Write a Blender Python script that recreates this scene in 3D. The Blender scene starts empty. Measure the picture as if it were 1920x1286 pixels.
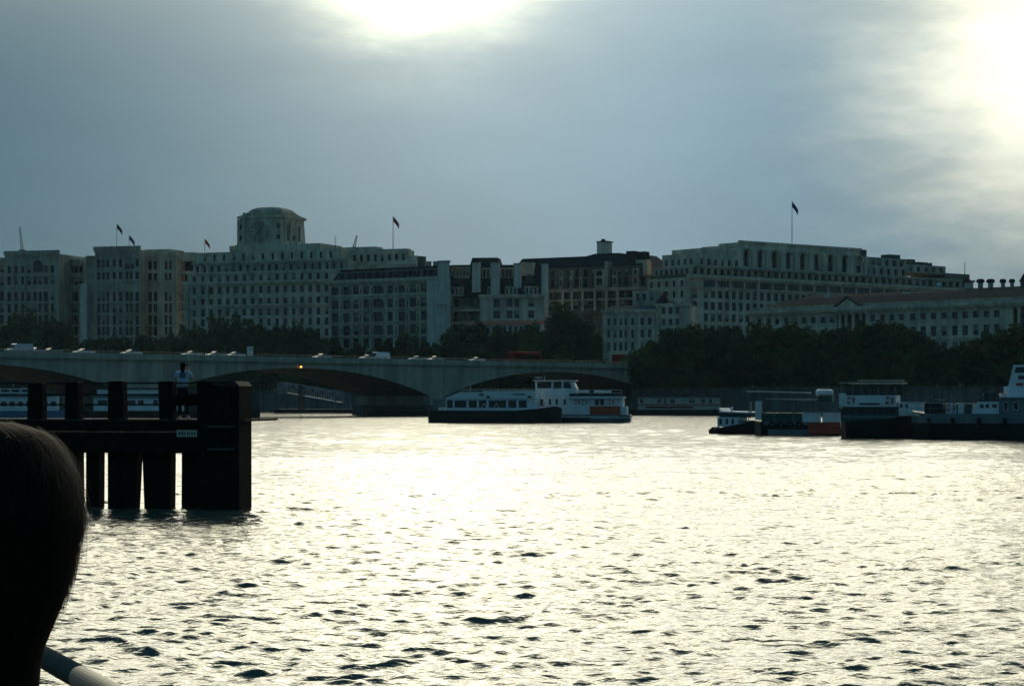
import bpy, bmesh, math, random
import numpy as np
from mathutils import Vector, Matrix
random.seed(7)
R = math.radians
scene = bpy.context.scene
col = scene.collection

# ------------------------------------------------------------------ camera
FPX, CX, HY, CAMZ = 3950.0, 960.0, 752.0, 3.24      # focal length in photo pixels, centre column, horizon row, eye height
cam_d = bpy.data.cameras.new('camera')
cam = bpy.data.objects.new('camera', cam_d)
col.objects.link(cam)
cam.location = (0, 0, CAMZ)
cam.rotation_euler = (R(90), 0, 0)
cam_d.sensor_width = 36
cam_d.lens = 36 * FPX / 1920
cam_d.shift_y = (HY - 643) / 1920
cam_d.clip_start = 0.05
cam_d.clip_end = 6000
cam_d.dof.use_dof = False
scene.camera = cam

# ------------------------------------------------------------------ sky and sun
SUN_EL, SUN_AZ = R(14.0), R(-2.4)                   # azimuth measured from +Y towards +X
def dir_px(px, py):
    v = Vector(((px - CX) / FPX, 1, (HY - py) / FPX)); v.normalize(); return v
SUN = Vector((math.sin(SUN_AZ) * math.cos(SUN_EL), math.cos(SUN_AZ) * math.cos(SUN_EL), math.sin(SUN_EL)))
world = bpy.data.worlds.new('World'); scene.world = world; world.use_nodes = True
nt = world.node_tree; N = nt.nodes; Lk = nt.links
for n in list(N): N.remove(n)
def wmath(op, a, b=None, clamp=False):
    n = N.new('ShaderNodeMath'); n.operation = op; n.use_clamp = clamp
    for i, v in enumerate((a, b)):
        if v is None: continue
        if hasattr(v, 'is_output'): Lk.new(v, n.inputs[i])
        else: n.inputs[i].default_value = v
    return n.outputs[0]
def wvec(op, a, b):
    n = N.new('ShaderNodeVectorMath'); n.operation = op
    for i, v in enumerate((a, b)):
        if hasattr(v, 'is_output'): Lk.new(v, n.inputs[i])
        else: n.inputs[i].default_value = v
    return n
def wscale(colr, fac):
    n = N.new('ShaderNodeVectorMath'); n.operation = 'SCALE'
    if hasattr(colr, 'is_output'): Lk.new(colr, n.inputs[0])
    else: n.inputs[0].default_value = colr
    if hasattr(fac, 'is_output'): Lk.new(fac, n.inputs['Scale'])
    else: n.inputs['Scale'].default_value = fac
    return n.outputs[0]
tc = N.new('ShaderNodeTexCoord'); D = tc.outputs['Generated']
mp = N.new('ShaderNodeMapping'); mp.inputs['Scale'].default_value = (1, 1, 3.2); Lk.new(D, mp.inputs[0])
def wnoise(scale, detail, rough=.55):
    n = N.new('ShaderNodeTexNoise'); n.inputs['Scale'].default_value = scale
    n.inputs['Detail'].default_value = detail; n.inputs['Roughness'].default_value = rough
    Lk.new(mp.outputs[0], n.inputs['Vector']); return n.outputs['Fac']
cl_big, cl_fine = wnoise(5, 4), wnoise(17, 7, .6)
def lobe(d, sigma_deg, power, warp):
    dot = wvec('DOT_PRODUCT', D, tuple(d)).outputs['Value']
    th = wmath('ARCCOSINE', wmath('MINIMUM', dot, .999999))
    if warp: th = wmath('MAXIMUM', wmath('ADD', th, wmath('MULTIPLY', wmath('SUBTRACT', cl_fine, .5), R(warp))), 0)
    t = wmath('POWER', wmath('DIVIDE', th, R(sigma_deg)), power)
    return wmath('EXPONENT', wmath('MULTIPLY', t, -1))
sky = N.new('ShaderNodeTexSky'); sky.sky_type = 'NISHITA'; sky.sun_disc = False
sky.sun_elevation = SUN_EL; sky.sun_rotation = SUN_AZ
sky.air_density = 1; sky.dust_density = 1.5; sky.ozone_density = 2
cloudvar = wmath('ADD', wmath('MULTIPLY', wmath('SUBTRACT', cl_big, .5), .5), 1)
def wide_lobe(el, az, wide, sigma_deg, power):
    """lobe stretched sideways by the factor wide"""
    v = Vector((math.sin(R(az)) * math.cos(R(el)) / wide, math.cos(R(az)) * math.cos(R(el)), math.sin(R(el)))).normalized()
    sc_ = wvec('MULTIPLY', D, (1 / wide, 1, 1)).outputs[0]
    nz = N.new('ShaderNodeVectorMath'); nz.operation = 'NORMALIZE'; Lk.new(sc_, nz.inputs[0])
    th = wmath('ARCCOSINE', wmath('MINIMUM', wvec('DOT_PRODUCT', nz.outputs[0], tuple(v)).outputs['Value'], .999999))
    return wmath('EXPONENT', wmath('MULTIPLY', wmath('POWER', wmath('DIVIDE', th, R(sigma_deg)), power), -1))
layers = [
    wscale(sky.outputs[0], .02),                                              # clear air above the cloud, let through thinly
    wscale((.34, 1.34, 2.02), cloudvar),                                      # even blue-grey overcast
    wscale((1.25, 1.75, 2.1), wmath('MULTIPLY', lobe(dir_px(1150, 200), 9.5, 2.2, 0), cloudvar)),   # thinner, paler cloud
    wscale((3.1, 3.0, 2.5), lobe(SUN, 6.2, 1.7, 1.0)),                        # sun glow spread by the cloud
    wscale((75, 69, 45), lobe(SUN, 2.55, 2.0, 2.2)),
    wscale((12.5, 11.2, 7.8), lobe(dir_px(2015, 110), 4.3, 2.2, 3.6)),         # sunlit gap in the cloud
    wscale((56, 52, 37), wide_lobe(27, 4, 4.5, 9.5, 2.5)),                    # bright thin cloud above the sun
]
acc = layers[0]
for l in layers[1:]:
    acc = wvec('ADD', acc, l).outputs[0]
bg = N.new('ShaderNodeBackground'); bg.inputs['Strength'].default_value = .1
Lk.new(acc, bg.inputs['Color'])
wo = N.new('ShaderNodeOutputWorld'); Lk.new(bg.outputs[0], wo.inputs['Surface'])

sl = bpy.data.lights.new('sun', 'SUN'); sl.energy = .5; sl.angle = R(33); sl.color = (1, .92, .70)
so = bpy.data.objects.new('sun', sl); col.objects.link(so)
so.rotation_euler = SUN.to_track_quat('Z', 'Y').to_euler(); so.location = (0, 0, 120)

scene.view_settings.view_transform = 'Standard'
scene.view_settings.look = 'None'
scene.view_settings.exposure = 0
scene.view_settings.gamma = 1
scene.view_settings.use_curve_mapping = False

# ------------------------------------------------------------------ materials
MATS = {}
def mat(name, base, rough=.7, metal=0, var=.15, scale=.6, streak=0, bump=0, bscale=6, spec=.4):
    m = bpy.data.materials.new(name); m.use_nodes = True
    t = m.node_tree; b = t.nodes['Principled BSDF']
    b.inputs['Roughness'].default_value = rough; b.inputs['Metallic'].default_value = metal
    b.inputs['Specular IOR Level'].default_value = spec
    tcx = t.nodes.new('ShaderNodeTexCoord')
    no = t.nodes.new('ShaderNodeTexNoise'); no.inputs['Scale'].default_value = scale; no.inputs['Detail'].default_value = 6
    t.links.new(tcx.outputs['Object'], no.inputs['Vector'])
    ramp = t.nodes.new('ShaderNodeValToRGB')
    ramp.color_ramp.elements[0].position = .3; ramp.color_ramp.elements[1].position = .7
    c = Vector(base)
    ramp.color_ramp.elements[0].color = (*(c * (1 - var)), 1)
    ramp.color_ramp.elements[1].color = (*[min(1, x) for x in c * (1 + var)], 1)
    t.links.new(no.outputs['Fac'], ramp.inputs[0]); out = ramp.outputs[0]
    if streak:
        mpx = t.nodes.new('ShaderNodeMapping'); mpx.inputs['Scale'].default_value = (.7, .7, .05)
        t.links.new(tcx.outputs['Object'], mpx.inputs[0])
        n2 = t.nodes.new('ShaderNodeTexNoise'); n2.inputs['Scale'].default_value = 1.1; n2.inputs['Detail'].default_value = 5
        t.links.new(mpx.outputs[0], n2.inputs['Vector'])
        r2 = t.nodes.new('ShaderNodeValToRGB'); r2.color_ramp.elements[0].position = .35; r2.color_ramp.elements[1].position = .65
        r2.color_ramp.elements[0].color = (1 - streak,) * 3 + (1,); r2.color_ramp.elements[1].color = (1, 1, 1, 1)
        t.links.new(n2.outputs['Fac'], r2.inputs[0])
        mx = t.nodes.new('ShaderNodeMix'); mx.data_type = 'RGBA'; mx.blend_type = 'MULTIPLY'; mx.inputs[0].default_value = 1
        t.links.new(out, mx.inputs[6]); t.links.new(r2.outputs[0], mx.inputs[7]); out = mx.outputs[2]
    t.links.new(out, b.inputs['Base Color'])
    if bump:
        n3 = t.nodes.new('ShaderNodeTexNoise'); n3.inputs['Scale'].default_value = bscale; n3.inputs['Detail'].default_value = 5
        t.links.new(tcx.outputs['Object'], n3.inputs['Vector'])
        bp = t.nodes.new('ShaderNodeBump'); bp.inputs['Strength'].default_value = bump; bp.inputs['Distance'].default_value = .05
        t.links.new(n3.outputs['Fac'], bp.inputs['Height']); t.links.new(bp.outputs[0], b.inputs['Normal'])
    MATS[name] = m; return m
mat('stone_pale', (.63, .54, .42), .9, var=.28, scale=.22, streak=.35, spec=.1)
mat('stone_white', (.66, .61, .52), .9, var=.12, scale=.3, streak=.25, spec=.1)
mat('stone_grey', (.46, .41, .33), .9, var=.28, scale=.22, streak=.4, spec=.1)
mat('stone_dark', (.16, .16, .14), .95, var=.3, scale=.3, streak=.4, spec=.05)  # dark stone; on cornice lines it carries painted shadow as well as soot
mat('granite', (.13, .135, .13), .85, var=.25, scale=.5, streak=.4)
mat('brick_dark', (.15, .13, .11), .9, var=.2, scale=.5, streak=.2)
mat('tile_red', (.30, .07, .045), .8, var=.2, scale=.8)
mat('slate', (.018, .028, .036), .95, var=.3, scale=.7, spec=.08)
mat('lead', (.08, .085, .09), .9, var=.25, scale=.7, spec=.1)
mat('glass', (.008, .011, .012), .15, var=.3, scale=.1, spec=.5)
mat('glass_pale', (.022, .027, .03), .15, var=.7, scale=.1, spec=.5)
mat('concrete', (.42, .38, .31), .9, var=.18, scale=.2, streak=.3, spec=.1)
mat('asphalt', (.05, .05, .05), .9)
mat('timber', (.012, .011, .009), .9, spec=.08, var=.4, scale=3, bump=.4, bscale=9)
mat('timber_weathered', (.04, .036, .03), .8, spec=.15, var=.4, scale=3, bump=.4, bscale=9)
mat('white_paint', (.70, .72, .74), .4, var=.05, scale=.8, streak=.1)
mat('cream_paint', (.48, .46, .38), .5, var=.08, scale=.8, streak=.15)
mat('grey_paint', (.15, .18, .19), .5, var=.1, scale=.8, streak=.2)
mat('gangway_paint', (.34, .36, .36), .6, var=.15, scale=.8, streak=.2)
mat('blue_paint', (.10, .19, .32), .45, var=.1, scale=.8)
mat('green_paint', (.03, .075, .06), .5, var=.2, scale=.8)
mat('black_paint', (.012, .012, .013), .5, var=.3, scale=.8)
mat('orange_paint', (.40, .06, .025), .5, var=.12, scale=.8)
mat('red_paint', (.20, .016, .014), .8, spec=.1, var=.1, scale=.8)
mat('silver_paint', (.42, .43, .45), .3, var=.05, scale=.8, metal=.2)
mat('rubber', (.012, .012, .012), .85)
mat('canvas', (.48, .45, .38), .9, var=.1)
mat('steel', (.10, .095, .085), .55, metal=.9, var=.12, scale=14, bump=.08, bscale=60)
mat('steel_dark', (.06, .06, .06), .5, metal=.5)
mat('foliage', (.062, .10, .034), .8, spec=.1, var=.45, scale=.35)
mat('foliage_dark', (.046, .078, .030), .8, spec=.1, var=.45, scale=.35)
mat('bark', (.07, .06, .045), .9, var=.3, scale=2, bump=.5)
mat('skin', (.42, .26, .19), .55, var=.06, scale=8)
mat('hair', (.010, .006, .004), .8, var=.4, scale=25, spec=.05)
mat('hair_brown', (.014, .008, .005), .7, var=.4, scale=25, spec=.12)
mat('shirt', (.45, .52, .66), .9, var=.08, scale=12)
mat('shirt_print', (.10, .13, .20), .9)
mat('jacket', (.012, .013, .016), .9, var=.2, scale=12)
mat('trousers', (.015, .017, .022), .9, var=.2, scale=12)
mat('flag_red', (.35, .06, .05), .9); mat('flag_blue', (.04, .06, .14), .9); mat('flag_dark', (.06, .03, .03), .9)
mat('ground', (.10, .10, .09), .9, var=.2, scale=.1)
lamp_m = bpy.data.materials.new('lamp_glow'); lamp_m.use_nodes = True
_b = lamp_m.node_tree.nodes['Principled BSDF']; _b.inputs['Base Color'].default_value = (.8, .4, .1, 1)
_b.inputs['Emission Color'].default_value = (1, .42, .07, 1); _b.inputs['Emission Strength'].default_value = 6
MATS['lamp_glow'] = lamp_m

# water: rough bright-reflecting river
wm = bpy.data.materials.new('river_water'); wm.use_nodes = True
t = wm.node_tree; b = t.nodes['Principled BSDF']
b.inputs['Base Color'].default_value = (.060, .070, .060, 1); b.inputs['Roughness'].default_value = .10
b.inputs['IOR'].default_value = 1.33
tcx = t.nodes.new('ShaderNodeTexCoord')
def water_noise(scale, sx, sy, detail):
    mpx = t.nodes.new('ShaderNodeMapping'); mpx.inputs['Scale'].default_value = (sx, sy, 1)
    t.links.new(tcx.outputs['Object'], mpx.inputs[0])
    n = t.nodes.new('ShaderNodeTexNoise'); n.inputs['Scale'].default_value = scale; n.inputs['Detail'].default_value = detail
    n.inputs['Roughness'].default_value = .5
    t.links.new(mpx.outputs[0], n.inputs['Vector']); return n.outputs['Fac']
n1 = water_noise(.7, .8, 1.3, 3); n2 = water_noise(4.5, .8, 1.2, 3)
bp1 = t.nodes.new('ShaderNodeBump'); bp1.inputs['Strength'].default_value = 1; bp1.inputs['Distance'].default_value = .19
bp2 = t.nodes.new('ShaderNodeBump'); bp2.inputs['Strength'].default_value = 1; bp2.inputs['Distance'].default_value = .04
t.links.new(n1, bp1.inputs['Height']); t.links.new(n2, bp2.inputs['Height'])
n3 = water_noise(15, .8, 1.2, 3)
bp3 = t.nodes.new('ShaderNodeBump'); bp3.inputs['Strength'].default_value = 1; bp3.inputs['Distance'].default_value = .010
t.links.new(n3, bp3.inputs['Height'])
t.links.new(bp1.outputs[0], bp2.inputs['Normal']); t.links.new(bp2.outputs[0], bp3.inputs['Normal']); t.links.new(bp3.outputs[0], b.inputs['Normal'])
for _bp in (bp1, bp2, bp3):
    if 'Filter Width' in _bp.inputs: _bp.inputs['Filter Width'].default_value = .02
MATS['river_water'] = wm

# ------------------------------------------------------------------ mesh helpers
class MB:
    def __init__(self): self.v, self.f, self.m, self.mats = [], [], [], []
    def mi(self, m):
        if m not in self.mats: self.mats.append(m)
        return self.mats.index(m)
    def poly(self, pts, m=None):
        i = len(self.v); self.v += [tuple(p) for p in pts]; self.f.append(tuple(range(i, i + len(pts))))
        self.m.append(self.mi(m) if m else 0)
    def box(self, x0, x1, y0, y1, z0, z1, m=None):
        i = len(self.v)
        self.v += [(x0,y0,z0),(x1,y0,z0),(x1,y1,z0),(x0,y1,z0),(x0,y0,z1),(x1,y0,z1),(x1,y1,z1),(x0,y1,z1)]
        for q in ((0,3,2,1),(4,5,6,7),(0,1,5,4),(1,2,6,5),(2,3,7,6),(3,0,4,7)):
            self.f.append(tuple(i + k for k in q)); self.m.append(self.mi(m) if m else 0)
    def taper(self, x0, x1, y0, y1, z0, z1, dx0, dx1, dy0, dy1, m=None):
        """box whose top is drawn in by dx0/dx1/dy0/dy1"""
        i = len(self.v)
        self.v += [(x0,y0,z0),(x1,y0,z0),(x1,y1,z0),(x0,y1,z0),(x0+dx0,y0+dy0,z1),(x1-dx1,y0+dy0,z1),(x1-dx1,y1-dy1,z1),(x0+dx0,y1-dy1,z1)]
        for q in ((0,3,2,1),(4,5,6,7),(0,1,5,4),(1,2,6,5),(2,3,7,6),(3,0,4,7)):
            self.f.append(tuple(i + k for k in q)); self.m.append(self.mi(m) if m else 0)
    def tube(self, p, q, r, r2=None, n=8, m=None, cap=True):
        p, q = Vector(p), Vector(q); r2 = r if r2 is None else r2
        d = (q - p).normalized(); a = d.orthogonal().normalized(); b_ = d.cross(a)
        i = len(self.v)
        for c, rr in ((p, r), (q, r2)):
            for k in range(n):
                t_ = 2 * math.pi * k / n
                self.v.append(tuple(c + a * math.cos(t_) * rr + b_ * math.sin(t_) * rr))
        for k in range(n):
            self.f.append((i + k, i + (k + 1) % n, i + n + (k + 1) % n, i + n + k)); self.m.append(self.mi(m) if m else 0)
        if cap:
            self.f.append(tuple(i + k for k in reversed(range(n)))); self.m.append(self.mi(m) if m else 0)
            self.f.append(tuple(i + n + k for k in range(n))); self.m.append(self.mi(m) if m else 0)
    def prism(self, prof, y0, y1, m=None):
        """closed (x,z) outline extruded along y"""
        i = len(self.v); n = len(prof)
        self.v += [(x, y0, z) for x, z in prof] + [(x, y1, z) for x, z in prof]
        mi = self.mi(m) if m else 0
        self.f.append(tuple(range(i, i + n))); self.m.append(mi)
        self.f.append(tuple(reversed(range(i + n, i + 2 * n)))); self.m.append(mi)
        for k in range(n):
            k2 = (k + 1) % n
            self.f.append((i + k2, i + k, i + n + k, i + n + k2)); self.m.append(mi)
    def mesh(self, name, m=None):
        me = bpy.data.meshes.new(name); me.from_pydata(self.v, [], self.f)
        for mm in (self.mats or [m]): me.materials.append(MATS[mm])
        if self.mats: me.polygons.foreach_set('material_index', self.m)
        me.update(); return me
    def build(self, name, m=None, parent=None, smooth=False):
        me = self.mesh(name, m)
        bm = bmesh.new(); bm.from_mesh(me); bmesh.ops.recalc_face_normals(bm, faces=bm.faces) if not getattr(self, 'keep', False) else None
        bm.to_mesh(me); bm.free()
        o = bpy.data.objects.new(name, me); col.objects.link(o)
        if parent: o.parent = parent
        if smooth: me.polygons.foreach_set('use_smooth', [True] * len(me.polygons))
        return o
def tag(o, label=None, cat=None, group=None, kind=None):
    if label: o['label'] = label
    if cat: o['category'] = cat
    if group: o['group'] = group
    if kind: o['kind'] = kind
    return o
def empty(name, loc, rz=0, label=None, cat=None, group=None):
    o = bpy.data.objects.new(name, None); o.location = loc; o.rotation_euler = (0, 0, rz); col.objects.link(o)
    o.empty_display_size = .5
    return tag(o, label, cat, group)
def link_copy(me, name, parent, loc=(0, 0, 0), rz=0):
    o = bpy.data.objects.new(name, me); col.objects.link(o); o.parent = parent; o.location = loc; o.rotation_euler = (0, 0, rz); return o
def copy_tree(o, parent=None):
    c = o.copy(); col.objects.link(c); c.parent = parent
    for ch in list(o.children): copy_tree(ch, c)
    return c
def P(px, py, d): return Vector(((px - CX) / FPX * d, d, CAMZ + (HY - py) / FPX * d))

WINC = {}
def win_mesh(w, h, style):
    key = (round(w * 20), round(h * 20), style)
    if key in WINC: return WINC[key]
    w, h = key[0] / 20, key[1] / 20
    gl, fr, nx, nz = {'sash': ('glass', 'grey_paint', 1, 1), 'dark': ('glass', 'steel_dark', 1, 1), 'wide': ('glass', 'grey_paint', 3, 1),
                      'boat': ('glass', 'white_paint', 0, 0), 'blind': ('glass', 'grey_paint', 1, 1), 'pale': ('glass_pale', 'grey_paint', 1, 1)}[style]
    mb = MB(); t_ = min(.1, w * .06)
    mb.poly([(-w/2, 0, 0), (w/2, 0, 0), (w/2, 0, h), (-w/2, 0, h)], gl)
    mb.box(-w/2, -w/2 + t_, -.06, -.004, 0, h, fr); mb.box(w/2 - t_, w/2, -.06, -.004, 0, h, fr)
    mb.box(-w/2 + t_, w/2 - t_, -.06, -.004, 0, t_, fr); mb.box(-w/2 + t_, w/2 - t_, -.06, -.004, h - t_, h, fr)
    for k in range(nx):
        x = -w/2 + w * (k + 1) / (nx + 1); mb.box(x - t_ * .35, x + t_ * .35, -.05, -.004, t_, h - t_, fr)
    for k in range(nz):
        z = h * .52; mb.box(-w/2 + t_, w/2 - t_, -.045, -.004, z - t_ * .35, z + t_ * .35, fr)
    if style == 'blind': mb.box(-w/2 + t_, w/2 - t_, -.03, -.006, h * .45, h - t_, 'stone_grey')
    WINC[key] = mb.mesh('window'); return WINC[key]

class Frame:
    """a thing with a straight front: local x runs along the front, y goes back from it, z up"""
    def __init__(s, name, label, cat, pxl, dl, pxr, dr, z0=0, group=None):
        A = Vector(((pxl - CX) / FPX * dl, dl)); B = Vector(((pxr - CX) / FPX * dr, dr))
        s.A, s.L, s.z0 = A, (B - A).length, z0
        s.ux = (B - A).normalized(); s.bk = Vector((-s.ux.y, s.ux.x))
        s.root = empty(name, (A.x, A.y, z0), math.atan2(s.ux.y, s.ux.x), label, cat, group)
    def u(s, px, yb=0):
        A = s.A + s.bk * yb; k = (px - CX) / FPX
        return (k * A.y - A.x) / (s.ux.x - k * s.ux.y)
    def z(s, py, px, yb=0):
        d = (s.A + s.bk * yb).y + s.u(px, yb) * s.ux.y
        return CAMZ + (HY - py) * d / FPX - s.z0
    def part(s, mb, name, m=None, parent=None, smooth=False): return mb.build(name, m, parent or s.root, smooth)
    def box(s, name, px0, px1, py0, py1, m, yb=0, dp=1, ref=None, parent=None):
        """box given by its outline in the photograph, at yb behind the front"""
        ref = px0 if ref is None else ref
        mb = MB(); mb.box(s.u(px0, yb), s.u(px1, yb), yb, yb + dp, s.z(py1, ref, yb), s.z(py0, ref, yb), m)
        return s.part(mb, name, m, parent)
    def wall(s, x0, x1, z0, z1, y0, y1, m, holes=(), reveal=.35, style='sash', name='wall', wname='window', backfaces=True, arch=()):
        """block with real openings in its front; each opening holds a window of its own. holes: (xa, xb, za, zb)"""
        mb = MB()
        holes = [h for h in holes if h[0] > x0 + .05 and h[1] < x1 - .05 and h[2] > z0 + .02 and h[3] < z1 - .05]
        xs = sorted({round(v, 3) for h in holes for v in h[:2]} | {x0, x1}); zs = sorted({round(v, 3) for h in holes for v in h[2:4]} | {z0, z1})
        hs = [(round(a, 3), round(b_, 3), round(c, 3), round(d_, 3)) for a, b_, c, d_ in (h[:4] for h in holes)]
        for i in range(len(xs) - 1):
            xc = (xs[i] + xs[i+1]) / 2; cand = [h for h in hs if h[0] < xc < h[1]]
            run = None
            for j in range(len(zs) - 1):
                zc = (zs[j] + zs[j+1]) / 2
                if any(h[2] < zc < h[3] for h in cand):
                    if run is not None: mb.poly([(xs[i], y0, run), (xs[i+1], y0, run), (xs[i+1], y0, zs[j]), (xs[i], y0, zs[j])], m); run = None
                elif run is None: run = zs[j]
            if run is not None: mb.poly([(xs[i], y0, run), (xs[i+1], y0, run), (xs[i+1], y0, z1), (xs[i], y0, z1)], m)
        for k, (a, b_, c, d_) in enumerate(hs):
            yr = y0 + reveal
            mb.poly([(a, y0, c), (a, yr, c), (a, yr, d_), (a, y0, d_)], m); mb.poly([(b_, y0, d_), (b_, yr, d_), (b_, yr, c), (b_, y0, c)], m)
            mb.poly([(a, y0, d_), (a, yr, d_), (b_, yr, d_), (b_, y0, d_)], m); mb.poly([(a, y0, c), (b_, y0, c), (b_, yr, c), (a, yr, c)], m)
            if len(holes[k]) > 4:       # arched head: fill the two upper corners
                r_ = (b_ - a) / 2; xc = (a + b_) / 2; zc = d_ - r_
                for sgn in (-1, 1):
                    arc = [(xc + sgn * r_ * math.cos(q), zc + r_ * math.sin(q)) for q in [math.pi / 2 * i / 6 for i in range(7)]]
                    pts = [(xc + sgn * r_, d_)] + arc
                    if sgn > 0: pts = [pts[0]] + arc[::-1]
                    mb.poly([(x, y0 + .01, z) for x, z in pts], m)
        mb.poly([(x0, y0, z0), (x0, y0, z1), (x0, y1, z1), (x0, y1, z0)], m); mb.poly([(x1, y0, z0), (x1, y1, z0), (x1, y1, z1), (x1, y0, z1)], m)
        mb.poly([(x0, y0, z1), (x1, y0, z1), (x1, y1, z1), (x0, y1, z1)], m); mb.poly([(x0, y1, z0), (x0, y1, z1), (x1, y1, z1), (x1, y1, z0)], m)
        mb.keep = True
        o = s.part(mb, name, m)
        for h in hs:
            w, hh = h[1] - h[0], h[3] - h[2]
            link_copy(win_mesh(w, hh, 'blind' if style != 'boat' and random.random() < .13 else style), wname, s.root, ((h[0] + h[1]) / 2, y0 + reveal - .06, h[2]))
        return o
    def grid(s, cols, rows, ref, yb=0, arch=False):
        """cols: (centre px, width px); rows: (top py, bottom py) as seen at column ref"""
        out = []; big = s.z0 > 0
        if big: rows = [(t_ - (b_ - t_) * .06, b_ + (b_ - t_) * .06) for t_, b_ in rows]
        for pc, pw in cols:
            if big: pw = pw * 1.18
            a, b_ = s.u(pc - pw / 2, yb), s.u(pc + pw / 2, yb)
            for pt, pb in rows:
                h = (a, b_, s.z(pb, ref, yb), s.z(pt, ref, yb))
                out.append(h + (1,) if arch else h)
        return out
    def ledge(s, x0, x1, z, h, y0, proj, m='stone_pale', name='cornice', side=.35):
        mb = MB(); mb.box(x0 - side, x1 + side, y0 - proj, y0 + .3, z, z + h, m); mb.box(x0 - side * .5, x1 + side * .5, y0 - proj * .55, y0 + .3, z - h * .6, z, m)
        return s.part(mb, name, m)
def cols_px(a, b_, n, w): return [(a + (b_ - a) * i / (n - 1), w) for i in range(n)]

GZ = 5.5        # level of the embankment road
# ------------------------------------------------------------------ river, bank, embankment
def build_water():
    th = np.concatenate([np.linspace(-180, -34, 60)[:-1], np.linspace(-34, -17, 60)[:-1], np.linspace(-17, 17, 500), np.linspace(17, 34, 60)[1:], np.linspace(34, 180, 60)[1:-1]])
    th = np.radians(th)
    r = [0.6]
    while r[-1] < 3000:
        q = r[-1]
        r.append(q + (max(.3, q * .05) if q < 18 else q * .0023 if q < 120 else q * .0034 if q < 260 else q * .0046 if q < 620 else q * .012 if q < 900 else q * .1))
    r = np.array(r); nr, nth = len(r), len(th)
    X = np.outer(r, np.sin(th)); Y = np.outer(r, np.cos(th)); Z = np.zeros_like(X); DX = np.zeros_like(X); DY = np.zeros_like(X)
    rr = r[:, None]
    dr = np.gradient(r)[:, None]; dth = np.abs(np.gradient(th))[None, :]
    sp = np.maximum(dr, dth * rr)
    rng = np.random.default_rng(11)
    waves = []
    for lam0, n, steep in ((6.5, 8, .010), (3.4, 12, .010), (1.7, 18, .013), (.9, 28, .019), (.52, 36, .027), (.32, 34, .034)):
        for _ in range(n):
            lam = lam0 * rng.uniform(.72, 1.35); ang = R(100) + rng.normal(0, R(34)); k = 2 * math.pi / lam
            waves.append((lam, k * math.cos(ang), k * math.sin(ang), steep / k * rng.uniform(.6, 1.4), rng.uniform(0, 6.28), math.cos(ang), math.sin(ang)))
    # gusty patches so that the chop is uneven
    patch = np.ones_like(X)
    for _ in range(14):
        lam = rng.uniform(9, 45); ang = rng.uniform(0, 6.28); k = 2 * math.pi / lam
        patch += .06 * np.sin(k * (math.cos(ang) * X + math.sin(ang) * Y) + rng.uniform(0, 6.28))
    patch = np.clip(patch, .45, 1.8)
    for lam, kx, ky, a, ph, cx, cy in waves:
        w = np.clip((lam / sp - 1.1) / 1.0, 0, 1) * patch
        if w.max() <= 0: continue
        p_ = kx * X + ky * Y + ph
        Z += a * w * np.cos(p_); s_ = np.sin(p_) * a * w * .85
        DX -= cx * s_; DY -= cy * s_
    co = np.stack([X + DX, Y + DY, Z], -1).reshape(-1, 3)
    co = np.vstack([co, [[0, 0, 0]]])
    i = np.arange(nr - 1)[:, None] * nth; j = np.arange(nth)[None, :]; j2 = (j + 1) % nth
    q = np.stack([i + j, i + nth + j, i + nth + j2, i + j2], -1).reshape(-1, 4)
    c = len(co) - 1
    tri = [(c, k, (k + 1) % nth) for k in range(nth)]
    me = bpy.data.meshes.new('river')
    me.vertices.add(len(co)); me.vertices.foreach_set('co', co.astype(np.float32).ravel())
    nq = len(q); me.loops.add(nq * 4 + len(tri) * 3)
    me.loops.foreach_set('vertex_index', np.concatenate([q[:, ::-1].ravel(), np.array(tri).ravel()]).astype(np.int32))
    me.polygons.add(nq + len(tri))
    me.polygons.foreach_set('loop_start', np.concatenate([np.arange(nq) * 4, nq * 4 + np.arange(len(tri)) * 3]).astype(np.int32))
    me.update(calc_edges=True); me.validate()
    me.polygons.foreach_set('use_smooth', [True] * len(me.polygons)); me.materials.append(wm)
    o = bpy.data.objects.new('river', me); col.objects.link(o)
    tag(o, 'wind-ruffled river glittering in low sunlight', kind='structure')
build_water()
BANK = [(2600, 345), (1920, 432), (1350, 500), (1185, 523), (1120, 560), (900, 600), (500, 640), (0, 680), (-900, 720)]
bank = [Vector(((px - CX) / FPX * d, d)) for px, d in BANK]
mb = MB(); mb.poly([(p.x, p.y, GZ) for p in bank] + [(-900, 2600, GZ), (1400, 2600, GZ), (1400, 345, GZ)], 'ground')
tag(mb.build('ground', 'ground'), 'embankment ground behind the river wall', kind='structure')
mb = MB()
for a, b_ in zip(bank[:-1], bank[1:]):
    n_ = Vector((b_.y - a.y, -(b_.x - a.x))).normalized()
    if n_.y > 0: n_ = -n_
    def pt(p, o_, z): return (p.x + n_.x * o_, p.y + n_.y * o_, z)
    for o0, o1, z0, z1 in ((.5, -.6, -1, GZ + .55), (.8, -.8, GZ + .55, GZ + .95)):
        f_ = [pt(a, o0, z0), pt(b_, o0, z0), pt(b_, o0, z1), pt(a, o0, z1)]; k_ = [pt(a, o1, z0), pt(b_, o1, z0), pt(b_, o1, z1), pt(a, o1, z1)]
        mb.poly(f_, 'granite'); mb.poly([f_[3], f_[2], k_[2], k_[3]], 'granite'); mb.poly(k_[::-1], 'granite'); mb.poly([f_[0], k_[0], k_[1], f_[1]], 'granite')
tag(mb.build('embankment_wall', 'granite'), 'dark granite river wall running below the trees on the far bank', 'river wall')

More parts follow.
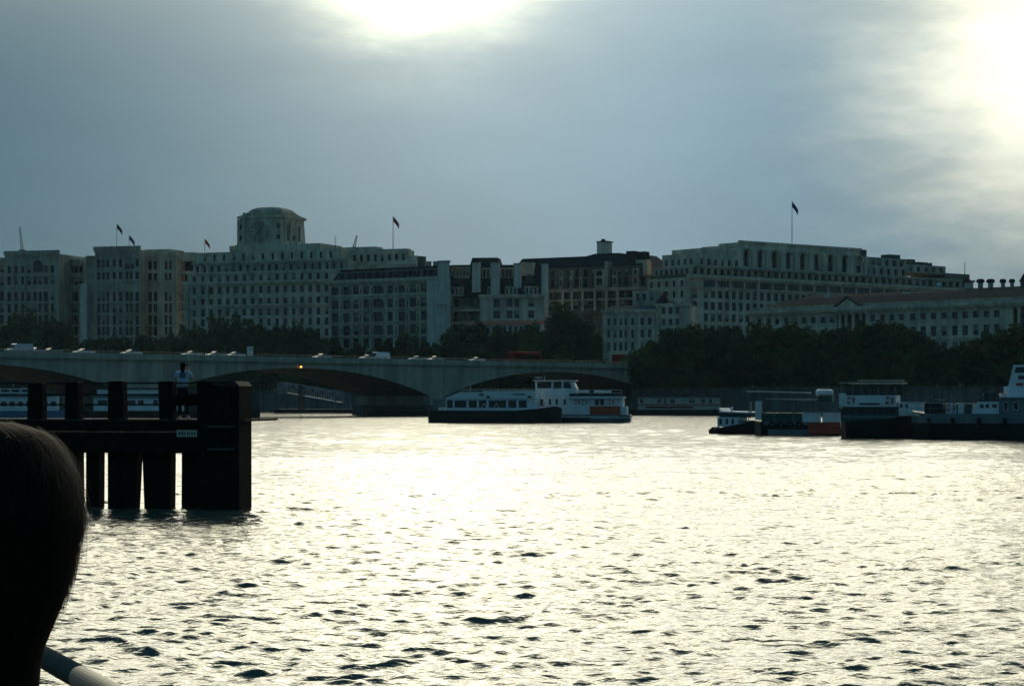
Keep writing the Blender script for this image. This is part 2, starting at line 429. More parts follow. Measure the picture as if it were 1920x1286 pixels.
# ------------------------------------------------------------------ bridge
def build_bridge():
    t_ = Vector((.6828, .7306)); back = Vector((-t_.y, t_.x))
    P0 = Vector((-71.8, 411.0)); SP = 80.7            # first pier and span along the bridge
    root = empty('road_bridge', (P0.x, P0.y, 0), math.atan2(t_.y, t_.x), 'long grey stone river bridge with wide shallow arches', 'bridge')
    W = 24.0; ZD, ZS = 11.3, 4.4                       # underside of cornice, springing
    s0, s1 = -2 * SP, 2 * SP + 20
    for i in range(-2, 2):                             # one arched span each
        a, b_ = i * SP + 2.2, (i + 1) * SP - 2.2
        n = 36; arc = []
        for k in range(n + 1):
            u_ = -1 + 2 * k / n; arc.append((a + (b_ - a) * k / n, ZS + (10.15 - ZS) * (1 - abs(u_) ** 2.15)))
        mb = MB()
        top = [(x, ZD) for x, z in arc]
        for k in range(n):
            (xa, za), (xb, zb) = arc[k], arc[k + 1]
            mb.poly([(xa, 0, za), (xb, 0, zb), (xb, 0, ZD), (xa, 0, ZD)], 'concrete'); mb.poly([(xb, W, zb), (xa, W, za), (xa, W, ZD), (xb, W, ZD)], 'concrete')
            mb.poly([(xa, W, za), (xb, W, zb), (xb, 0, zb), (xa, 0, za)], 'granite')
        mb.poly([(a, 0, ZS), (a, 0, ZD), (a, W, ZD), (a, W, ZS)], 'concrete'); mb.poly([(b_, 0, ZS), (b_, W, ZS), (b_, W, ZD), (b_, 0, ZD)], 'concrete')
        mb.keep = True; mb.build('arch_span', None, root)
    for i in range(-1, 3):
        mb = MB(); c = i * SP
        mb.box(c - 2.2, c + 2.2, .02, W - .02, -1.5, ZD, 'concrete')
        mb.taper(c - 3.2, c + 3.2, -.9, W + .9, -1.5, 2.4, .5, .5, .4, .4, 'granite')
        mb.build('bridge_pier', None, root)
    mb = MB(); mb.box(2 * SP + 2.2, s1 + 60, .02, W, -1, ZD, 'concrete'); mb.build('abutment', None, root)
    mb = MB(); mb.box(s0, s1 + 60, -.55, W + .55, ZD, ZD + .5, 'concrete'); mb.box(s0, s1 + 60, -.25, W + .25, ZD - .3, ZD, 'concrete'); mb.build('cornice', None, root)
    mb = MB(); mb.box(s0, s1 + 60, 3.0, W - 3.0, ZD + .5, ZD + .62, 'asphalt'); mb.build('roadway', None, root)
    for y in (-.3, W - .05):
        mb = MB(); mb.box(s0, s1 + 60, y, y + .35, ZD + .5, ZD + 1.18, 'concrete'); mb.build('parapet', None, root)
        mb = MB(); mb.tube((s0, y + .17, ZD + 1.5), (s1 + 60, y + .17, ZD + 1.5), .05, m='steel_dark')
        x = s0
        while x < s1 + 60:
            mb.box(x - .05, x + .05, y + .12, y + .22, ZD + 1.18, ZD + 1.5, 'steel_dark'); x += 2.6
        mb.build('railing', None, root)
    def at(px, y): # distance along the bridge seen in column px, y behind the near face
        A = P0 + back * y; k = (px - CX) / FPX
        return (k * A.y - A.x) / (t_.x - k * t_.y)
    def place(px, y, z=ZD + .62): s_ = at(px, y); q = P0 + t_ * s_ + back * y; return Vector((q.x, q.y, z))
    rz = math.atan2(t_.y, t_.x)
    # navigation lamp under the crown
    s_ = at(566, -.7)
    mb = MB(); mb.box(s_ - .2, s_ + .2, -.6, .0, 10.55, 10.75, 'steel_dark'); mb.build('lamp_bracket', None, root)
    mb = MB()
    n = 10
    for a in range(6):
        for k in range(n):
            pts = []
            for aa, kk in ((a, k), (a, k + 1), (a + 1, k + 1), (a + 1, k)):
                ph = math.pi * aa / 6; q = 2 * math.pi * kk / n
                pts.append((s_ + .17 * math.sin(ph) * math.cos(q), -.45 + .17 * math.sin(ph) * math.sin(q), 10.4 + .17 * math.cos(ph)))
            mb.poly(pts, 'lamp_glow')
    lo = mb.build('navigation_lamp', None, root); lo['label'] = 'small lit orange lamp hanging over the arch'
    return root, place, rz
BR, on_bridge, BRZ = build_bridge()

def make_car(name, kind, paint):
    root = empty(name, (0, 0, 0))
    L, W = (4.3, 1.75) if kind == 'car' else (5.2, 2.0)
    if kind == 'car':
        body = [(-L/2, .35), (-L/2 + .02, .75), (-L/2 + .25, .88), (-.95, .95), (-.95, .98), (1.7, .98), (L/2 - .1, .9), (L/2, .6), (L/2, .35)]
        cab = [(-1.1, .95), (-.45, 1.38), (-.2, 1.44), (.85, 1.43), (1.15, 1.36), (1.75, .96)]
    else:
        body = [(-L/2, .4), (-L/2, .95), (-L/2 + .7, 1.15), (L/2, 1.15), (L/2, .4)]
        cab = [(-L/2 + .75, 1.14), (-L/2 + 1.35, 1.95), (-L/2 + 1.6, 2.1), (L/2 - .15, 2.1), (L/2 - .03, 1.95), (L/2 - .01, 1.14)]
    mb = MB(); mb.prism(body, -W/2, W/2, paint); mb.build('body', None, root)
    mb = MB(); i = len(mb.v)
    lo, hi = min(z for x, z in cab), max(z for x, z in cab)
    pr = [(x, z) for x, z in cab]; n = len(pr)
    def inset(z): return W/2 - .05 - .2 * (z - lo) / (hi - lo)
    mb.v += [(x, -inset(z), z) for x, z in pr] + [(x, inset(z), z) for x, z in pr]
    for k in range(n - 1):
        mb.f.append((k, k + 1, n + k + 1, n + k)); steep = abs(pr[k+1][1] - pr[k][1]) > .25
        mb.m.append(mb.mi('glass' if steep else paint))
    mb.f += [tuple(range(n)), tuple(reversed(range(n, 2 * n)))]; mb.m += [mb.mi('glass' if kind == 'car' else paint)] * 2
    mb.build('cabin', None, root)
    for x in (-L/2 + .8, L/2 - .8):
        for y in (-W/2 + .12, W/2 - .12):
            mb = MB(); mb.tube((x, y - .1, .33), (x, y + .1, .33), .33, n=14, m='rubber'); mb.tube((x, y - .11, .33), (x, y + .11, .33), .19, n=10, m='silver_paint')
            mb.build('wheel', None, root)
    for y in (-W/2 + .3, W/2 - .3):
        mb = MB(); mb.box(-L/2 - .015, -L/2 + .05, y - .16, y + .16, .6, .74, 'white_paint'); mb.build('headlight', None, root)
    return root
protos = {}
cars = [(36, 'van', 'silver_paint'), (68, 'car', 'silver_paint'), (96, 'car', 'grey_paint'), (157, 'car', 'white_paint'), (246, 'car', 'white_paint'), 
        (360, 'car', 'white_paint'), (404, 'car', 'silver_paint'), (441, 'car', 'white_paint'), (604, 'car', 'silver_paint'),
        (690, 'car', 'white_paint'), (710, 'van', 'white_paint'), (783, 'car', 'white_paint'), (816, 'car', 'silver_paint'), (894, 'car', 'white_paint')]
ORD = ['first', 'second', 'third', 'fourth', 'fifth', 'sixth', 'seventh', 'eighth', 'ninth', 'tenth', 'eleventh', 'twelfth', 'thirteenth', 'fourteenth', 'fifteenth', 'sixteenth', 'seventeenth', 'eighteenth', 'nineteenth', 'twentieth', 'twenty-first', 'twenty-second']
CN = {'silver_paint': 'silver', 'white_paint': 'white', 'grey_paint': 'grey', 'black_paint': 'black'}
for i, (px, k, pnt) in enumerate(cars):
    if (k, pnt) not in protos: protos[(k, pnt)] = o = make_car('delivery_van' if k == 'van' else 'parked_car'.replace('parked', 'passing'), k, pnt)
    else: o = copy_tree(protos[(k, pnt)])
    o.location = on_bridge(px, 4.6); o.rotation_euler = (0, 0, BRZ)
    tag(o, f'{CN[pnt]} {k} driving over the bridge, {ORD[i]} vehicle from the left edge', k, 'vehicles crossing the bridge')
def make_bus(label, px, y, L, H):
    root = empty('city_bus', on_bridge(px, y), BRZ, label, 'bus', 'red buses on the bridge')
    mb = MB(); mb.box(-L/2, L/2, -1.25, 1.25, .35, H - .12, 'red_paint'); mb.taper(-L/2 + .04, L/2 - .04, -1.21, 1.21, H - .12, H, .25, .25, .25, .25, 'red_paint'); mb.build('body', None, root)
    for k in range(7):
        x = -L/2 + .7 + k * (L - 1.4) / 7
        mb = MB(); mb.box(x + .06, x + (L - 1.4) / 7 - .06, -1.28, -1.2, 1.25, 2.2, 'glass'); mb.build('window', None, root)
    for x in (-L/2 + 2, L/2 - 2.3):
        for yy in (-1.15, 1.15):
            mb = MB(); mb.tube((x, yy - .14, .48), (x, yy + .14, .48), .48, n=14, m='rubber'); mb.build('wheel', None, root)
make_bus('red bus on the bridge in front of the tallest dark tree', 983, 8, 9.6, 3.1)
make_bus('red bus at the right end of the bridge beside the pale terrace', 1172, 8.5, 7.5, 3.1)
# sign box and lamp standard on the bridge
q = on_bridge(469, 1.4, 11.8); root = empty('bridge_sign', q, BRZ, 'white box-shaped sign on a short post on the bridge', 'sign')
mb = MB(); mb.tube((0, 0, 0), (0, 0, .8), .09, m='steel_dark'); mb.build('post', None, root)
mb = MB(); mb.box(-.7, .7, -.12, .12, .8, 2.65, 'white_paint'); mb.build('sign_box', None, root)
for i, (x0, x1, z0, z1) in enumerate(((-.35, -.1, 1.9, 2.35), (.1, .35, 1.9, 2.35), (-.35, -.1, 1.25, 1.6))):
    mb = MB(); mb.box(x0, x1, -.145, -.125, z0, z1, 'grey_paint'); mb.build('sign_panel', None, root)
q = on_bridge(775, 1.2, 11.8); root = empty('street_lamp', q, BRZ, 'slim pale lamp post on the bridge left of the cruise boat', 'street lamp')
mb = MB(); mb.tube((0, 0, 0), (0, 0, 4.4), .09, .05, m='grey_paint'); mb.build('post', None, root)
mb = MB(); mb.tube((0, 0, 4.4), (0, 1.2, 4.65), .04, m='grey_paint'); mb.box(-.14, .14, 1.0, 1.7, 4.6, 4.74, 'grey_paint'); mb.build('lamp_head', None, root)

# ------------------------------------------------------------------ buildings
def flag(px, top, bot, d, fm, label, yaw=.3, size=3.2, lean=0, zbase=None):
    p = P(px, bot, d); h = (bot - top) / FPX * d
    root = empty('flagpole', p, 0, label, 'flagpole', 'flags flying above the roofs')
    mb = MB(); mb.tube((0, 0, 0), (lean, 0, h), .16, .09, m='white_paint'); mb.build('pole', None, root)
    mb = MB(); n = 8
    for k in range(n):
        xa, xb = k / n, (k + 1) / n
        def f_(x, z): return (lean + .1 + size * .62 * x * math.cos(yaw), .35 * math.sin(5 * x) * x + size * .3 * x, h - .1 - z * size * .55 - size * .75 * x ** 1.3)
        mb.poly([f_(xa, 0), f_(xb, 0), f_(xb, 1), f_(xa, 1)], fm); 
    fo = mb.build('flag', None, root)
    sm = fo.modifiers.new('thickness', 'SOLIDIFY'); sm.thickness = .03

# 1. art deco office block, far left: two pavilions, recessed wings, dark banded end
def deco_block():
    F = Frame('office_block', 'grey art deco office block with two arched-window pavilions at left edge', 'building', -40, 800, 372, 775, GZ)
    st = 'stone_grey'
    rows = [(548, 564), (570, 586), (592, 608), (613, 628), (634, 648)]
    def pav(p0, p1, top, yb, cols, upper, archc, dpth=30, m=st):
        z1 = F.z(top + 7, (p0 + p1) / 2, yb)
        holes = F.grid(cols, rows, (p0 + p1) / 2, yb) + F.grid(cols, [(upper[0], upper[1]), (upper[2], upper[3])], (p0 + p1) / 2, yb)
        if archc:
            ac = F.grid([(archc[0], archc[1])], [(archc[2], archc[3])], archc[0], yb, True)
            holes = [h for h in holes if not (h[0] < ac[0][1] and h[1] > ac[0][0] and h[2] < ac[0][3] + .3 and h[3] > ac[0][2] - .3)] + ac
        F.wall(F.u(p0, yb), F.u(p1, yb), 0, z1, yb, yb + dpth, m, holes, reveal=.6, style='dark')
        F.ledge(F.u(p0, yb), F.u(p1, yb), z1, 1.4, yb, .7, m)
        for py in (upper[3] + 6, 588):
            F.ledge(F.u(p0, yb), F.u(p1, yb), F.z(py, (p0 + p1) / 2, yb), .35, yb, .3, m, 'string_course', .02)
    pav(-70, 10, 484, 8, cols_px(-55, 3, 5, 7), (499, 511, 521, 535), None)
    pav(10, 110, 470, 0, [(17, 6), (30, 6), (42, 5), (54, 7), (66, 6), (75, 6), (86, 7), (98, 6)], (499, 511, 519, 533), (71, 16, 489, 509))
    pav(110.5, 158, 486, 10, [(117, 8), (126, 6), (133, 6), (142, 7), (151, 6)], (500, 512, 521, 534), None)
    F.box('pier', 149, 163, 532, 652, 'stone_white', yb=4, dp=8)
    F.box('pier', 160, 186, 480, 652, st, yb=6, dp=8)
    pav(178, 262, 462, 0, [(185, 6), (194, 5), (202, 5), (214, 5), (226, 6), (238, 5), (246, 5), (257, 6)], (487, 500, 511, 523), (243, 15, 483, 503))
    pav(262.5, 330, 472, 7, [(271, 5), (281, 6), (291, 6), (311, 5), (319, 5)], (490, 505, 513, 525), None, m='stone_pale')
    # banded end with deep balconies
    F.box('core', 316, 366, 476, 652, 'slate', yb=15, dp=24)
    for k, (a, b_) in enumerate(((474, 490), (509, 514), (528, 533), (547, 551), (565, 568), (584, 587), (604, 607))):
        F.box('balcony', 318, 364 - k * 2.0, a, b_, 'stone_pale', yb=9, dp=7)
    F.box('parapet', 272, 320, 468, 473, 'stone_pale', yb=10, dp=12)
deco_block()
flag(219, 420, 470, 792, 'flag_dark', 'reddish flag leaning above the right pavilion of the art deco block', lean=-.0)
flag(242, 441, 470, 793, 'flag_blue', 'dark blue flag above the right pavilion of the art deco block')
def crane(px0, top, bot, d, label, lean, m):
    p = P(px0, bot, d); h = (bot - top) / FPX * d
    root = empty('tower_crane', (p.x, p.y, GZ), 0, label, 'crane', 'cranes behind the roofs')
    zb = p.z - GZ
    mb = MB()
    for sx in (-.8, .8):
        for sy in (-.8, .8): mb.box(sx - .12, sx + .12, sy - .12, sy + .12, 0, zb + 1, m)
    z = 1
    while z < zb:
        mb.tube((-.8, -.8, z), (.8, -.8, z + 2), .08, n=4, m=m); mb.tube((.8, -.8, z + 2), (-.8, -.8, z + 4), .08, n=4, m=m); z += 4
    mb.build('mast', None, root)
    mb = MB()
    for dx in (-.5, .5): mb.tube((dx, 0, zb), (dx * .4 + lean, 0, zb + h), .22, .1, n=5, m=m)
    k = 0
    while k < 8:
        f0, f1 = k / 8, (k + 1) / 8
        mb.tube((-.5 * (1 - .6 * f0) + lean * f0, 0, zb + h * f0), (.5 * (1 - .6 * f1) + lean * f1, 0, zb + h * f1), .1, n=4, m=m); k += 1
    mb.build('jib', None, root)
    mb = MB(); mb.box(-1.3, 1.3, -1, 1, zb - 1, zb + 1, m); mb.build('counterweight', None, root)
crane(42, 426, 472, 980, 'pale distant crane jib above the left pavilion roof', -1.2, 'grey_paint')
crane(663, 441, 468, 900, 'thin crane jib behind the long stone roof right of clock tower', 1.4, 'steel_dark')

# 2. stepped stone clock-tower building
def clock_building():
    F = Frame('clock_tower_building', 'huge stepped stone office building crowned by a squat clock tower', 'building', 345, 736, 660, 711, GZ)
    st = 'stone_pale'; X = F.u
    c1 = [(352 + 0, 5), (364, 5), (380, 6)] + cols_px(396, 612, 15, 6.2)
    rows = [(537, 549), (559, 570), (579, 591), (598, 610), (618, 630), (637, 648)]
    F.wall(X(345), X(660), 0, F.z(531, 480), 0, 30, st, F.grid(c1, rows, 480), reveal=.5, style='pale')
    F.ledge(X(345), X(660), F.z(531, 480), .8, 0, .9, st)
    F.ledge(X(345), X(660), F.z(573.5, 480), .6, 0, .5, st, 'string_course', .02)
    F.wall(X(352, 4), X(660, 4), F.z(530, 480, 4), F.z(512, 480, 4), 4, 30, st, F.grid([(x, 5.5) for x, w in c1], [(516, 526)], 480, 4), reveal=.5, style='dark')
    F.ledge(X(352, 4), X(660, 4), F.z(512, 480, 4), .6, 4, .6, st)
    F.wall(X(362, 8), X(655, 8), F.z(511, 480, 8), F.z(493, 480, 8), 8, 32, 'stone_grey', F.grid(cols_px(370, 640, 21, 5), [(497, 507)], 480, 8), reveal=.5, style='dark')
    F.ledge(X(362, 8), X(655, 8), F.z(493, 480, 8), .5, 8, .5, 'stone_grey')
    F.wall(X(362, 14), X(640, 14), F.z(492, 480, 14), F.z(471, 480, 14), 14, 34, st, F.grid(cols_px(384, 620, 14, 4), [(476, 487)], 480, 14), reveal=.4, style='dark')
    # projecting end bays
    for a, b_ in ((345, 352.5), (372, 376), (386, 390)):
        F.box('pilaster', a, b_, 532, 640, st, yb=-.7, dp=.75)
    # terrace under the tower
    F.wall(X(431, 17), X(600, 17), F.z(472, 500, 17), F.z(459, 500, 17), 17, 34, st)
    F.box('parapet', 430, 445, 462, 470, st, yb=16, dp=8)
    # tower: slightly battered, clipped corners
    yb = 19; x0, x1 = X(442, yb), X(530, yb); zb, zt = F.z(462, 500, yb), F.z(408, 500, yb); w = x1 - x0; dp = w * .98; c = 1.6
    def ring(e, z, cc=c): return [(x0 + cc + e, yb + e, z), (x1 - cc - e, yb + e, z), (x1 - e, yb + cc + e, z), (x1 - e, yb + dp - cc - e, z), (x1 - cc - e, yb + dp - e, z), (x0 + cc + e, yb + dp - e, z), (x0 + e, yb + dp - cc - e, z), (x0 + e, yb + cc + e, z)]
    def stack(levels, name, m):
        mb = MB()
        for (e0, z0_), (e1, z1_) in zip(levels[:-1], levels[1:]):
            a, b_ = ring(e0, z0_), ring(e1, z1_)
            for k in range(8): mb.poly([a[k], a[(k + 1) % 8], b_[(k + 1) % 8], b_[k]], m)
        mb.poly(ring(*levels[-1]), m); mb.poly(ring(*levels[0])[::-1], m); F.part(mb, name, m)
    stack([(-.6, zb - .4), (-.6, zb + 1.0), (-.1, zb + 1.0), (.4, zt)], 'tower', st)
    stack([(-.3, zt), (-.3, zt + .8), (.3, zt + .8), (.3, zt + 1.1)], 'cornice', st)
    h1 = F.z(385, 500, yb) - zt
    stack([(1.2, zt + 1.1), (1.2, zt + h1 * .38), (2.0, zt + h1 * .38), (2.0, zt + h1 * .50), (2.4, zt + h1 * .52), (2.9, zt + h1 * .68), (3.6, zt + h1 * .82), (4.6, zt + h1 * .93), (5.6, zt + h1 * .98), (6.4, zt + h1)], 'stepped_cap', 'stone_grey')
    # crest blocks along the tower top
    for k in range(9):
        xx = x0 + 2.8 + k * (w - 6.4) / 8
        mb = MB(); mb.box(xx, xx + .8, yb + .0, yb + .6, zt + 1.1, zt + 2.0, st); F.part(mb, 'crest_block', st)
    # clock face
    cx_, cz_ = X(486, yb), F.z(434, 486, yb); rr = 3.6
    def disc(name, r0, r1, y0, y1, m, n=40):
        mb = MB()
        for k in range(n):
            a, b_ = 2 * math.pi * k / n, 2 * math.pi * (k + 1) / n
            q = lambda r_, t_, y_: (cx_ + r_ * math.cos(t_), y_, cz_ + r_ * math.sin(t_))
            if r0 > 0:
                mb.poly([q(r0, a, y0), q(r0, b_, y0), q(r1, b_, y0), q(r1, a, y0)], m); mb.poly([q(r1, a, y0), q(r1, b_, y0), q(r1, b_, y1), q(r1, a, y1)], m); mb.poly([q(r0, b_, y0), q(r0, a, y0), q(r0, a, y1), q(r0, b_, y1)], m)
            else: mb.poly([(cx_, y0, cz_), q(r1, b_, y0), q(r1, a, y0)], m)
        return F.part(mb, name, m)
    yf = yb + .02
    cf = disc('clock_face', 0, rr, yf - .12, yf, 'stone_grey')
    disc('clock_rim', rr, rr + .4, yf - .4, yf, 'stone_grey')
    for k in range(12):
        a = math.pi * k / 6; ca, sa = math.cos(a), math.sin(a)
        mb = MB(); mb.poly([(cx_ + ca * r_ - sa * s_, yf - .17, cz_ + sa * r_ + ca * s_) for r_, s_ in ((rr * .74, -.14), (rr * .95, -.14), (rr * .95, .14), (rr * .74, .14))], 'steel_dark'); o = F.part(mb, 'hour_mark', None, cf)
    for a, l_, w_ in ((R(52), rr * .9, .22), (R(228), rr * .62, .28)):
        ca, sa = math.cos(a), math.sin(a)
        mb = MB(); mb.poly([(cx_ + ca * r_ - sa * s_, yf - .3, cz_ + sa * r_ + ca * s_) for r_, s_ in ((-.5, -w_), (l_, -w_ * .5), (l_, w_ * .5), (-.5, w_))], 'steel_dark'); F.part(mb, 'clock_hand', None, cf)
    # tall niche and small openings right of the clock, pilasters
    for a, b_, t0, t1 in ((519.5, 524, 440, 449), (449, 453, 440, 450), (449, 453, 420, 428), (519.5, 524, 420, 428)):
        mb = MB(); mb.box(X(a, yb), X(b_, yb), yb - .03, yb + .3, F.z(t1, 500, yb), F.z(t0, 500, yb), 'glass'); F.part(mb, 'window', None)
    for a in (444.5, 456, 513, 525):
        F.box('pilaster', a, a + 3.4, 412, 460, st, yb=yb - .55, dp=1.2)
    for ya, yb2, t0, t1 in ((yb + 2.4, yb + 4.6, 421, 452), (yb + 7, yb + 9, 440, 450), (yb + 11, yb + 13, 421, 450)):   # niches on the flank
        mb = MB(); mb.box(x1 - .6, x1 + .06, ya, yb2, F.z(t1, 500, yb), F.z(t0, 500, yb), 'glass'); F.part(mb, 'window', None)
    for ya in (yb + 1.4, yb + 5.4, yb + 9.8):
        mb = MB(); mb.box(x1 - .4, x1 + .5, ya, ya + .7, F.z(460, 500, yb), F.z(412, 500, yb), st); F.part(mb, 'pilaster', None)
    # long rear range to the right
    F2y = 22
    F.wall(X(600, F2y), X(765, F2y), F.z(505, 690, F2y), F.z(471, 690, F2y), F2y, F2y + 5, st, F.grid(cols_px(612, 756, 12, 5), [(478, 490)], 690, F2y), reveal=.4, style='dark')
    F.wall(X(765, F2y) + .02, X(781, F2y), F.z(505, 690, F2y), F.z(482, 690, F2y), F2y, F2y + 5, st)
    F.wall(X(567, 24), X(704, 24), F.z(472, 650, 24), F.z(464, 650, 24), 24, 30, st)
    F.wall(X(700, 25), X(762, 25), F.z(472, 730, 25), F.z(467, 730, 25), 25, 29, 'stone_grey')
    F.box('parapet', 728, 780, 489, 498, 'stone_white', yb=16, dp=4)
    F.wall(X(640, 12), X(781, 12), F.z(540, 700, 12), F.z(497, 700, 12), 12, 17, 'stone_grey')
clock_building()
flag(384, 448, 471, 756, 'flag_red', 'small red flag on the roof left of the clock tower', size=2.8)
flag(737, 406, 468, 712, 'flag_red', 'tall flagpole with red flag right of the clock tower')
p = P(629, 467, 735); root = empty('roof_mast', (p.x, p.y, p.z), 0, 'slender radio mast on the roof just right of the clock tower', 'mast')
mb = MB(); mb.tube((0, 0, -.5), (0, 0, 5.2), .1, .04, m='steel_dark'); mb.build('pole', None, root)
for z in (2.4, 3.6):
    mb = MB(); mb.tube((-.7, 0, z), (.7, 0, z), .05, n=5, m='steel_dark'); mb.build('crossbar', None, root)

# 3. pale hotel block with dark mansard
def pale_block():
    F = Frame('hotel_block', 'pale stone hotel block with dark mansard roof and wide windows, left of tall chimney', 'building', 618, 688, 843, 661, GZ)
    X = F.u; st = 'stone_pale'
    wide = [(628, 12), (648.5, 11), (667, 10), (686, 10), (708, 15), (731, 10), (753, 11), (774, 11), (795, 12)]
    thin = [(639, 2.6), (657, 2.6), (676, 2.6), (697, 2.6), (718.5, 2.6), (742, 2.6), (763, 2.6), (784, 2.6)]
    rows = [(536.5, 550), (561, 577), (586, 602), (610.5, 627), (634.5, 650)]
    holes = F.grid(wide, rows, 709) + F.grid(thin, [(a + 4, b_) for a, b_ in rows], 709)
    F.wall(X(618), X(803), 0, F.z(527, 709), 0, 8, st, holes, reveal=.7, style='wide')
    F.wall(X(803), X(836), 0, F.z(520, 820), -.8, 2.4, 'stone_white', [])
    for py in (555, 580.5, 605, 630, 653):
        F.ledge(X(618), X(803), F.z(py, 709), .3, 0, .5, st, 'string_course', 0)
    F.ledge(X(618), X(836), F.z(528, 709), .9, -.2, .8, st)
    zb, zt = F.z(526, 709), F.z(503, 709, 3)
    mb = MB(); mb.taper(X(621), X(822), .4, 9, zb, zt, 1.6, 1.6, 2.6, 2.6, 'slate'); F.part(mb, 'mansard_roof')
    for k, px in enumerate(np.linspace(632, 812, 15)):
        mb = MB(); x = X(px); mb.box(x - .7, x + .7, .9, 3.5, zb + .4, zb + 2.9, 'lead'); mb.box(x - .45, x + .45, .86, .95, zb + .7, zb + 2.5, 'glass'); mb.box(x - .85, x + .85, .7, 3.5, zb + 2.9, zb + 3.1, 'stone_grey'); F.part(mb, 'dormer')
    # broad white chimney stack
    ch = F.box('chimney', 820.5, 838, 490, 572, 'stone_white', yb=-1.2, dp=1.5); ch['label'] = 'broad white chimney stack rising above the mansard'
    F.box('chimney_cap', 819.5, 838.5, 489, 491.5, 'stone_grey', yb=-1.4, dp=1.9)
    for px in (783,): F.box('chimney', px, px + 9, 481, 503, 'brick_dark', yb=6, dp=2)
    for px in (793, 800, 812): F.box('chimney', px, px + 4, 490, 504, 'stone_grey', yb=7, dp=1.5)
pale_block()

# 4. hotel with balconies and chimney pairs
def balcony_hotel():
    F = Frame('hotel_building', 'grey riverside hotel with paired white chimneys, dormers and stacked balconies', 'building', 844, 666, 1022, 661, GZ)
    X = F.u; st = 'stone_grey'
    cols = [(931, 11), (955, 10), (969, 8), (996, 10)]
    rows = [(561, 575), (583, 596), (612, 628), (634, 648)]
    F.wall(X(900), X(1019), 0, F.z(557, 960), 0, 10, 'stone_pale', F.grid(cols, rows, 960), reveal=.5, style='pale')
    F.ledge(X(900), X(1019), F.z(557, 960), .8, 0, .8, 'stone_pale')
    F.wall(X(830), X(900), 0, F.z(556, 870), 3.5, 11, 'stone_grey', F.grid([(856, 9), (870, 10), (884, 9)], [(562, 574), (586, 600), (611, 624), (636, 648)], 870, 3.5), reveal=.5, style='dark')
    for py in (580, 605, 630):
        F.box('balcony', 822, 900, py, py + 3.2, 'stone_pale', yb=0, dp=3.5, ref=870)
        mb = MB(); zb = F.z(py, 870)
        x = X(823)
        while x < X(899): mb.box(x - .04, x + .04, .1, .18, zb, zb + 1.0, 'steel_dark'); x += .8
        mb.box(X(823), X(899), .08, .2, zb + 1.0, zb + 1.1, 'steel_dark'); F.part(mb, 'balustrade')
    F.box('partition', 844, 848, 548, 650, 'stone_pale', yb=.6, dp=2.8, ref=870)
    # steep dark roof with dormers in two tiers
    zb, zt = F.z(556, 930), F.z(497, 930, 8)
    mb = MB(); mb.taper(X(830), X(1018), 1.2, 13, zb, zt, .6, 1.4, 6.5, 3, 'slate'); F.part(mb, 'mansard_roof')
    mb = MB(); mb.taper(X(880, 8), X(936, 8), 8, 16, F.z(500, 905, 8), F.z(483, 905, 8), .8, .8, .8, .8, 'slate'); F.part(mb, 'roof_block')
    F.wall(X(846, 5), X(880, 5), F.z(525, 860, 5), F.z(500, 860, 5), 5, 12, 'stone_grey', F.grid(cols_px(852, 876, 5, 3.4), [(504, 515)], 860, 5), reveal=.3, style='dark')
    F.box('roof_block', 845, 880, 497, 500, 'slate', yb=4.6, dp=8)
    for a, b_ in ((846, 868), (914, 934), (947, 970), (984, 1008)):
        mb = MB(); xa, xb = X(a, 1), X(b_, 1); za, zc = F.z(555, 930, 1), F.z(537, 930, 1)
        mb.box(xa, xb, .9, 7, za, zc, 'stone_pale'); n_ = 3
        for k in range(n_):
            w_ = (xb - xa) / n_; mb.box(xa + k * w_ + w_ * .22, xa + (k + 1) * w_ - w_ * .22, .84, 1.1, za + .6, zc - .5, 'glass')
        mb.taper(xa - .2, xb + .2, .7, 7, zc, zc + .7, .5, .5, .5, 0, 'slate'); F.part(mb, 'dormer')
    for a, b_, t0, t1 in ((885, 900, 493, 548), (920, 936, 493, 552), (963, 977, 495, 540), (1015, 1026.5, 495, 570)):
        F.box('chimney', a, b_, t0, t1, 'stone_white', yb=.2, dp=1.4)
        F.box('chimney_cap', a - .7, b_ + .7, t0 - 1.6, t0, 'stone_grey', yb=-.1, dp=1.9)
    F.wall(X(904, 5), X(919, 5), F.z(525, 910, 5), F.z(502, 910, 5), 5, 12, 'stone_grey', F.grid([(908, 4), (915, 4)], [(506, 519)], 910, 5), reveal=.3, style='dark')
    F.wall(X(938, 5), X(961, 5), F.z(525, 950, 5), F.z(502, 950, 5), 5, 12, 'stone_grey', F.grid([(943, 4), (950, 4), (957, 4)], [(506, 519)], 950, 5), reveal=.3, style='dark')
    F.box('gable_wall', 977.5, 1000, 492, 517, 'stone_pale', yb=4, dp=4)
    mb = MB(); mb.taper(X(974, 2), X(1008, 2), 2, 10, F.z(550, 990, 2), F.z(514, 990, 2), 2.2, 2.2, 1.5, 1, 'lead'); F.part(mb, 'hipped_roof')
    # low red-roofed terrace in front
    T = Frame('garden_pavilion', 'low pale terrace range with dull red roof behind the trees', 'building', 866, 640, 1016, 632, GZ)
    X2 = T.u
    T.wall(X2(866), X2(1016), 0, T.z(609, 940), 0, 8, 'stone_white', T.grid(cols_px(874, 1008, 14, 5), [(613, 625), (634, 648)], 940), reveal=.3, style='dark')
    mb = MB(); zb = T.z(609, 940); mb.taper(X2(865), X2(1017), -.5, 8.5, zb, T.z(601, 940), .5, .5, 2.5, 2.5, 'tile_red'); T.part(mb, 'roof')
balcony_hotel()

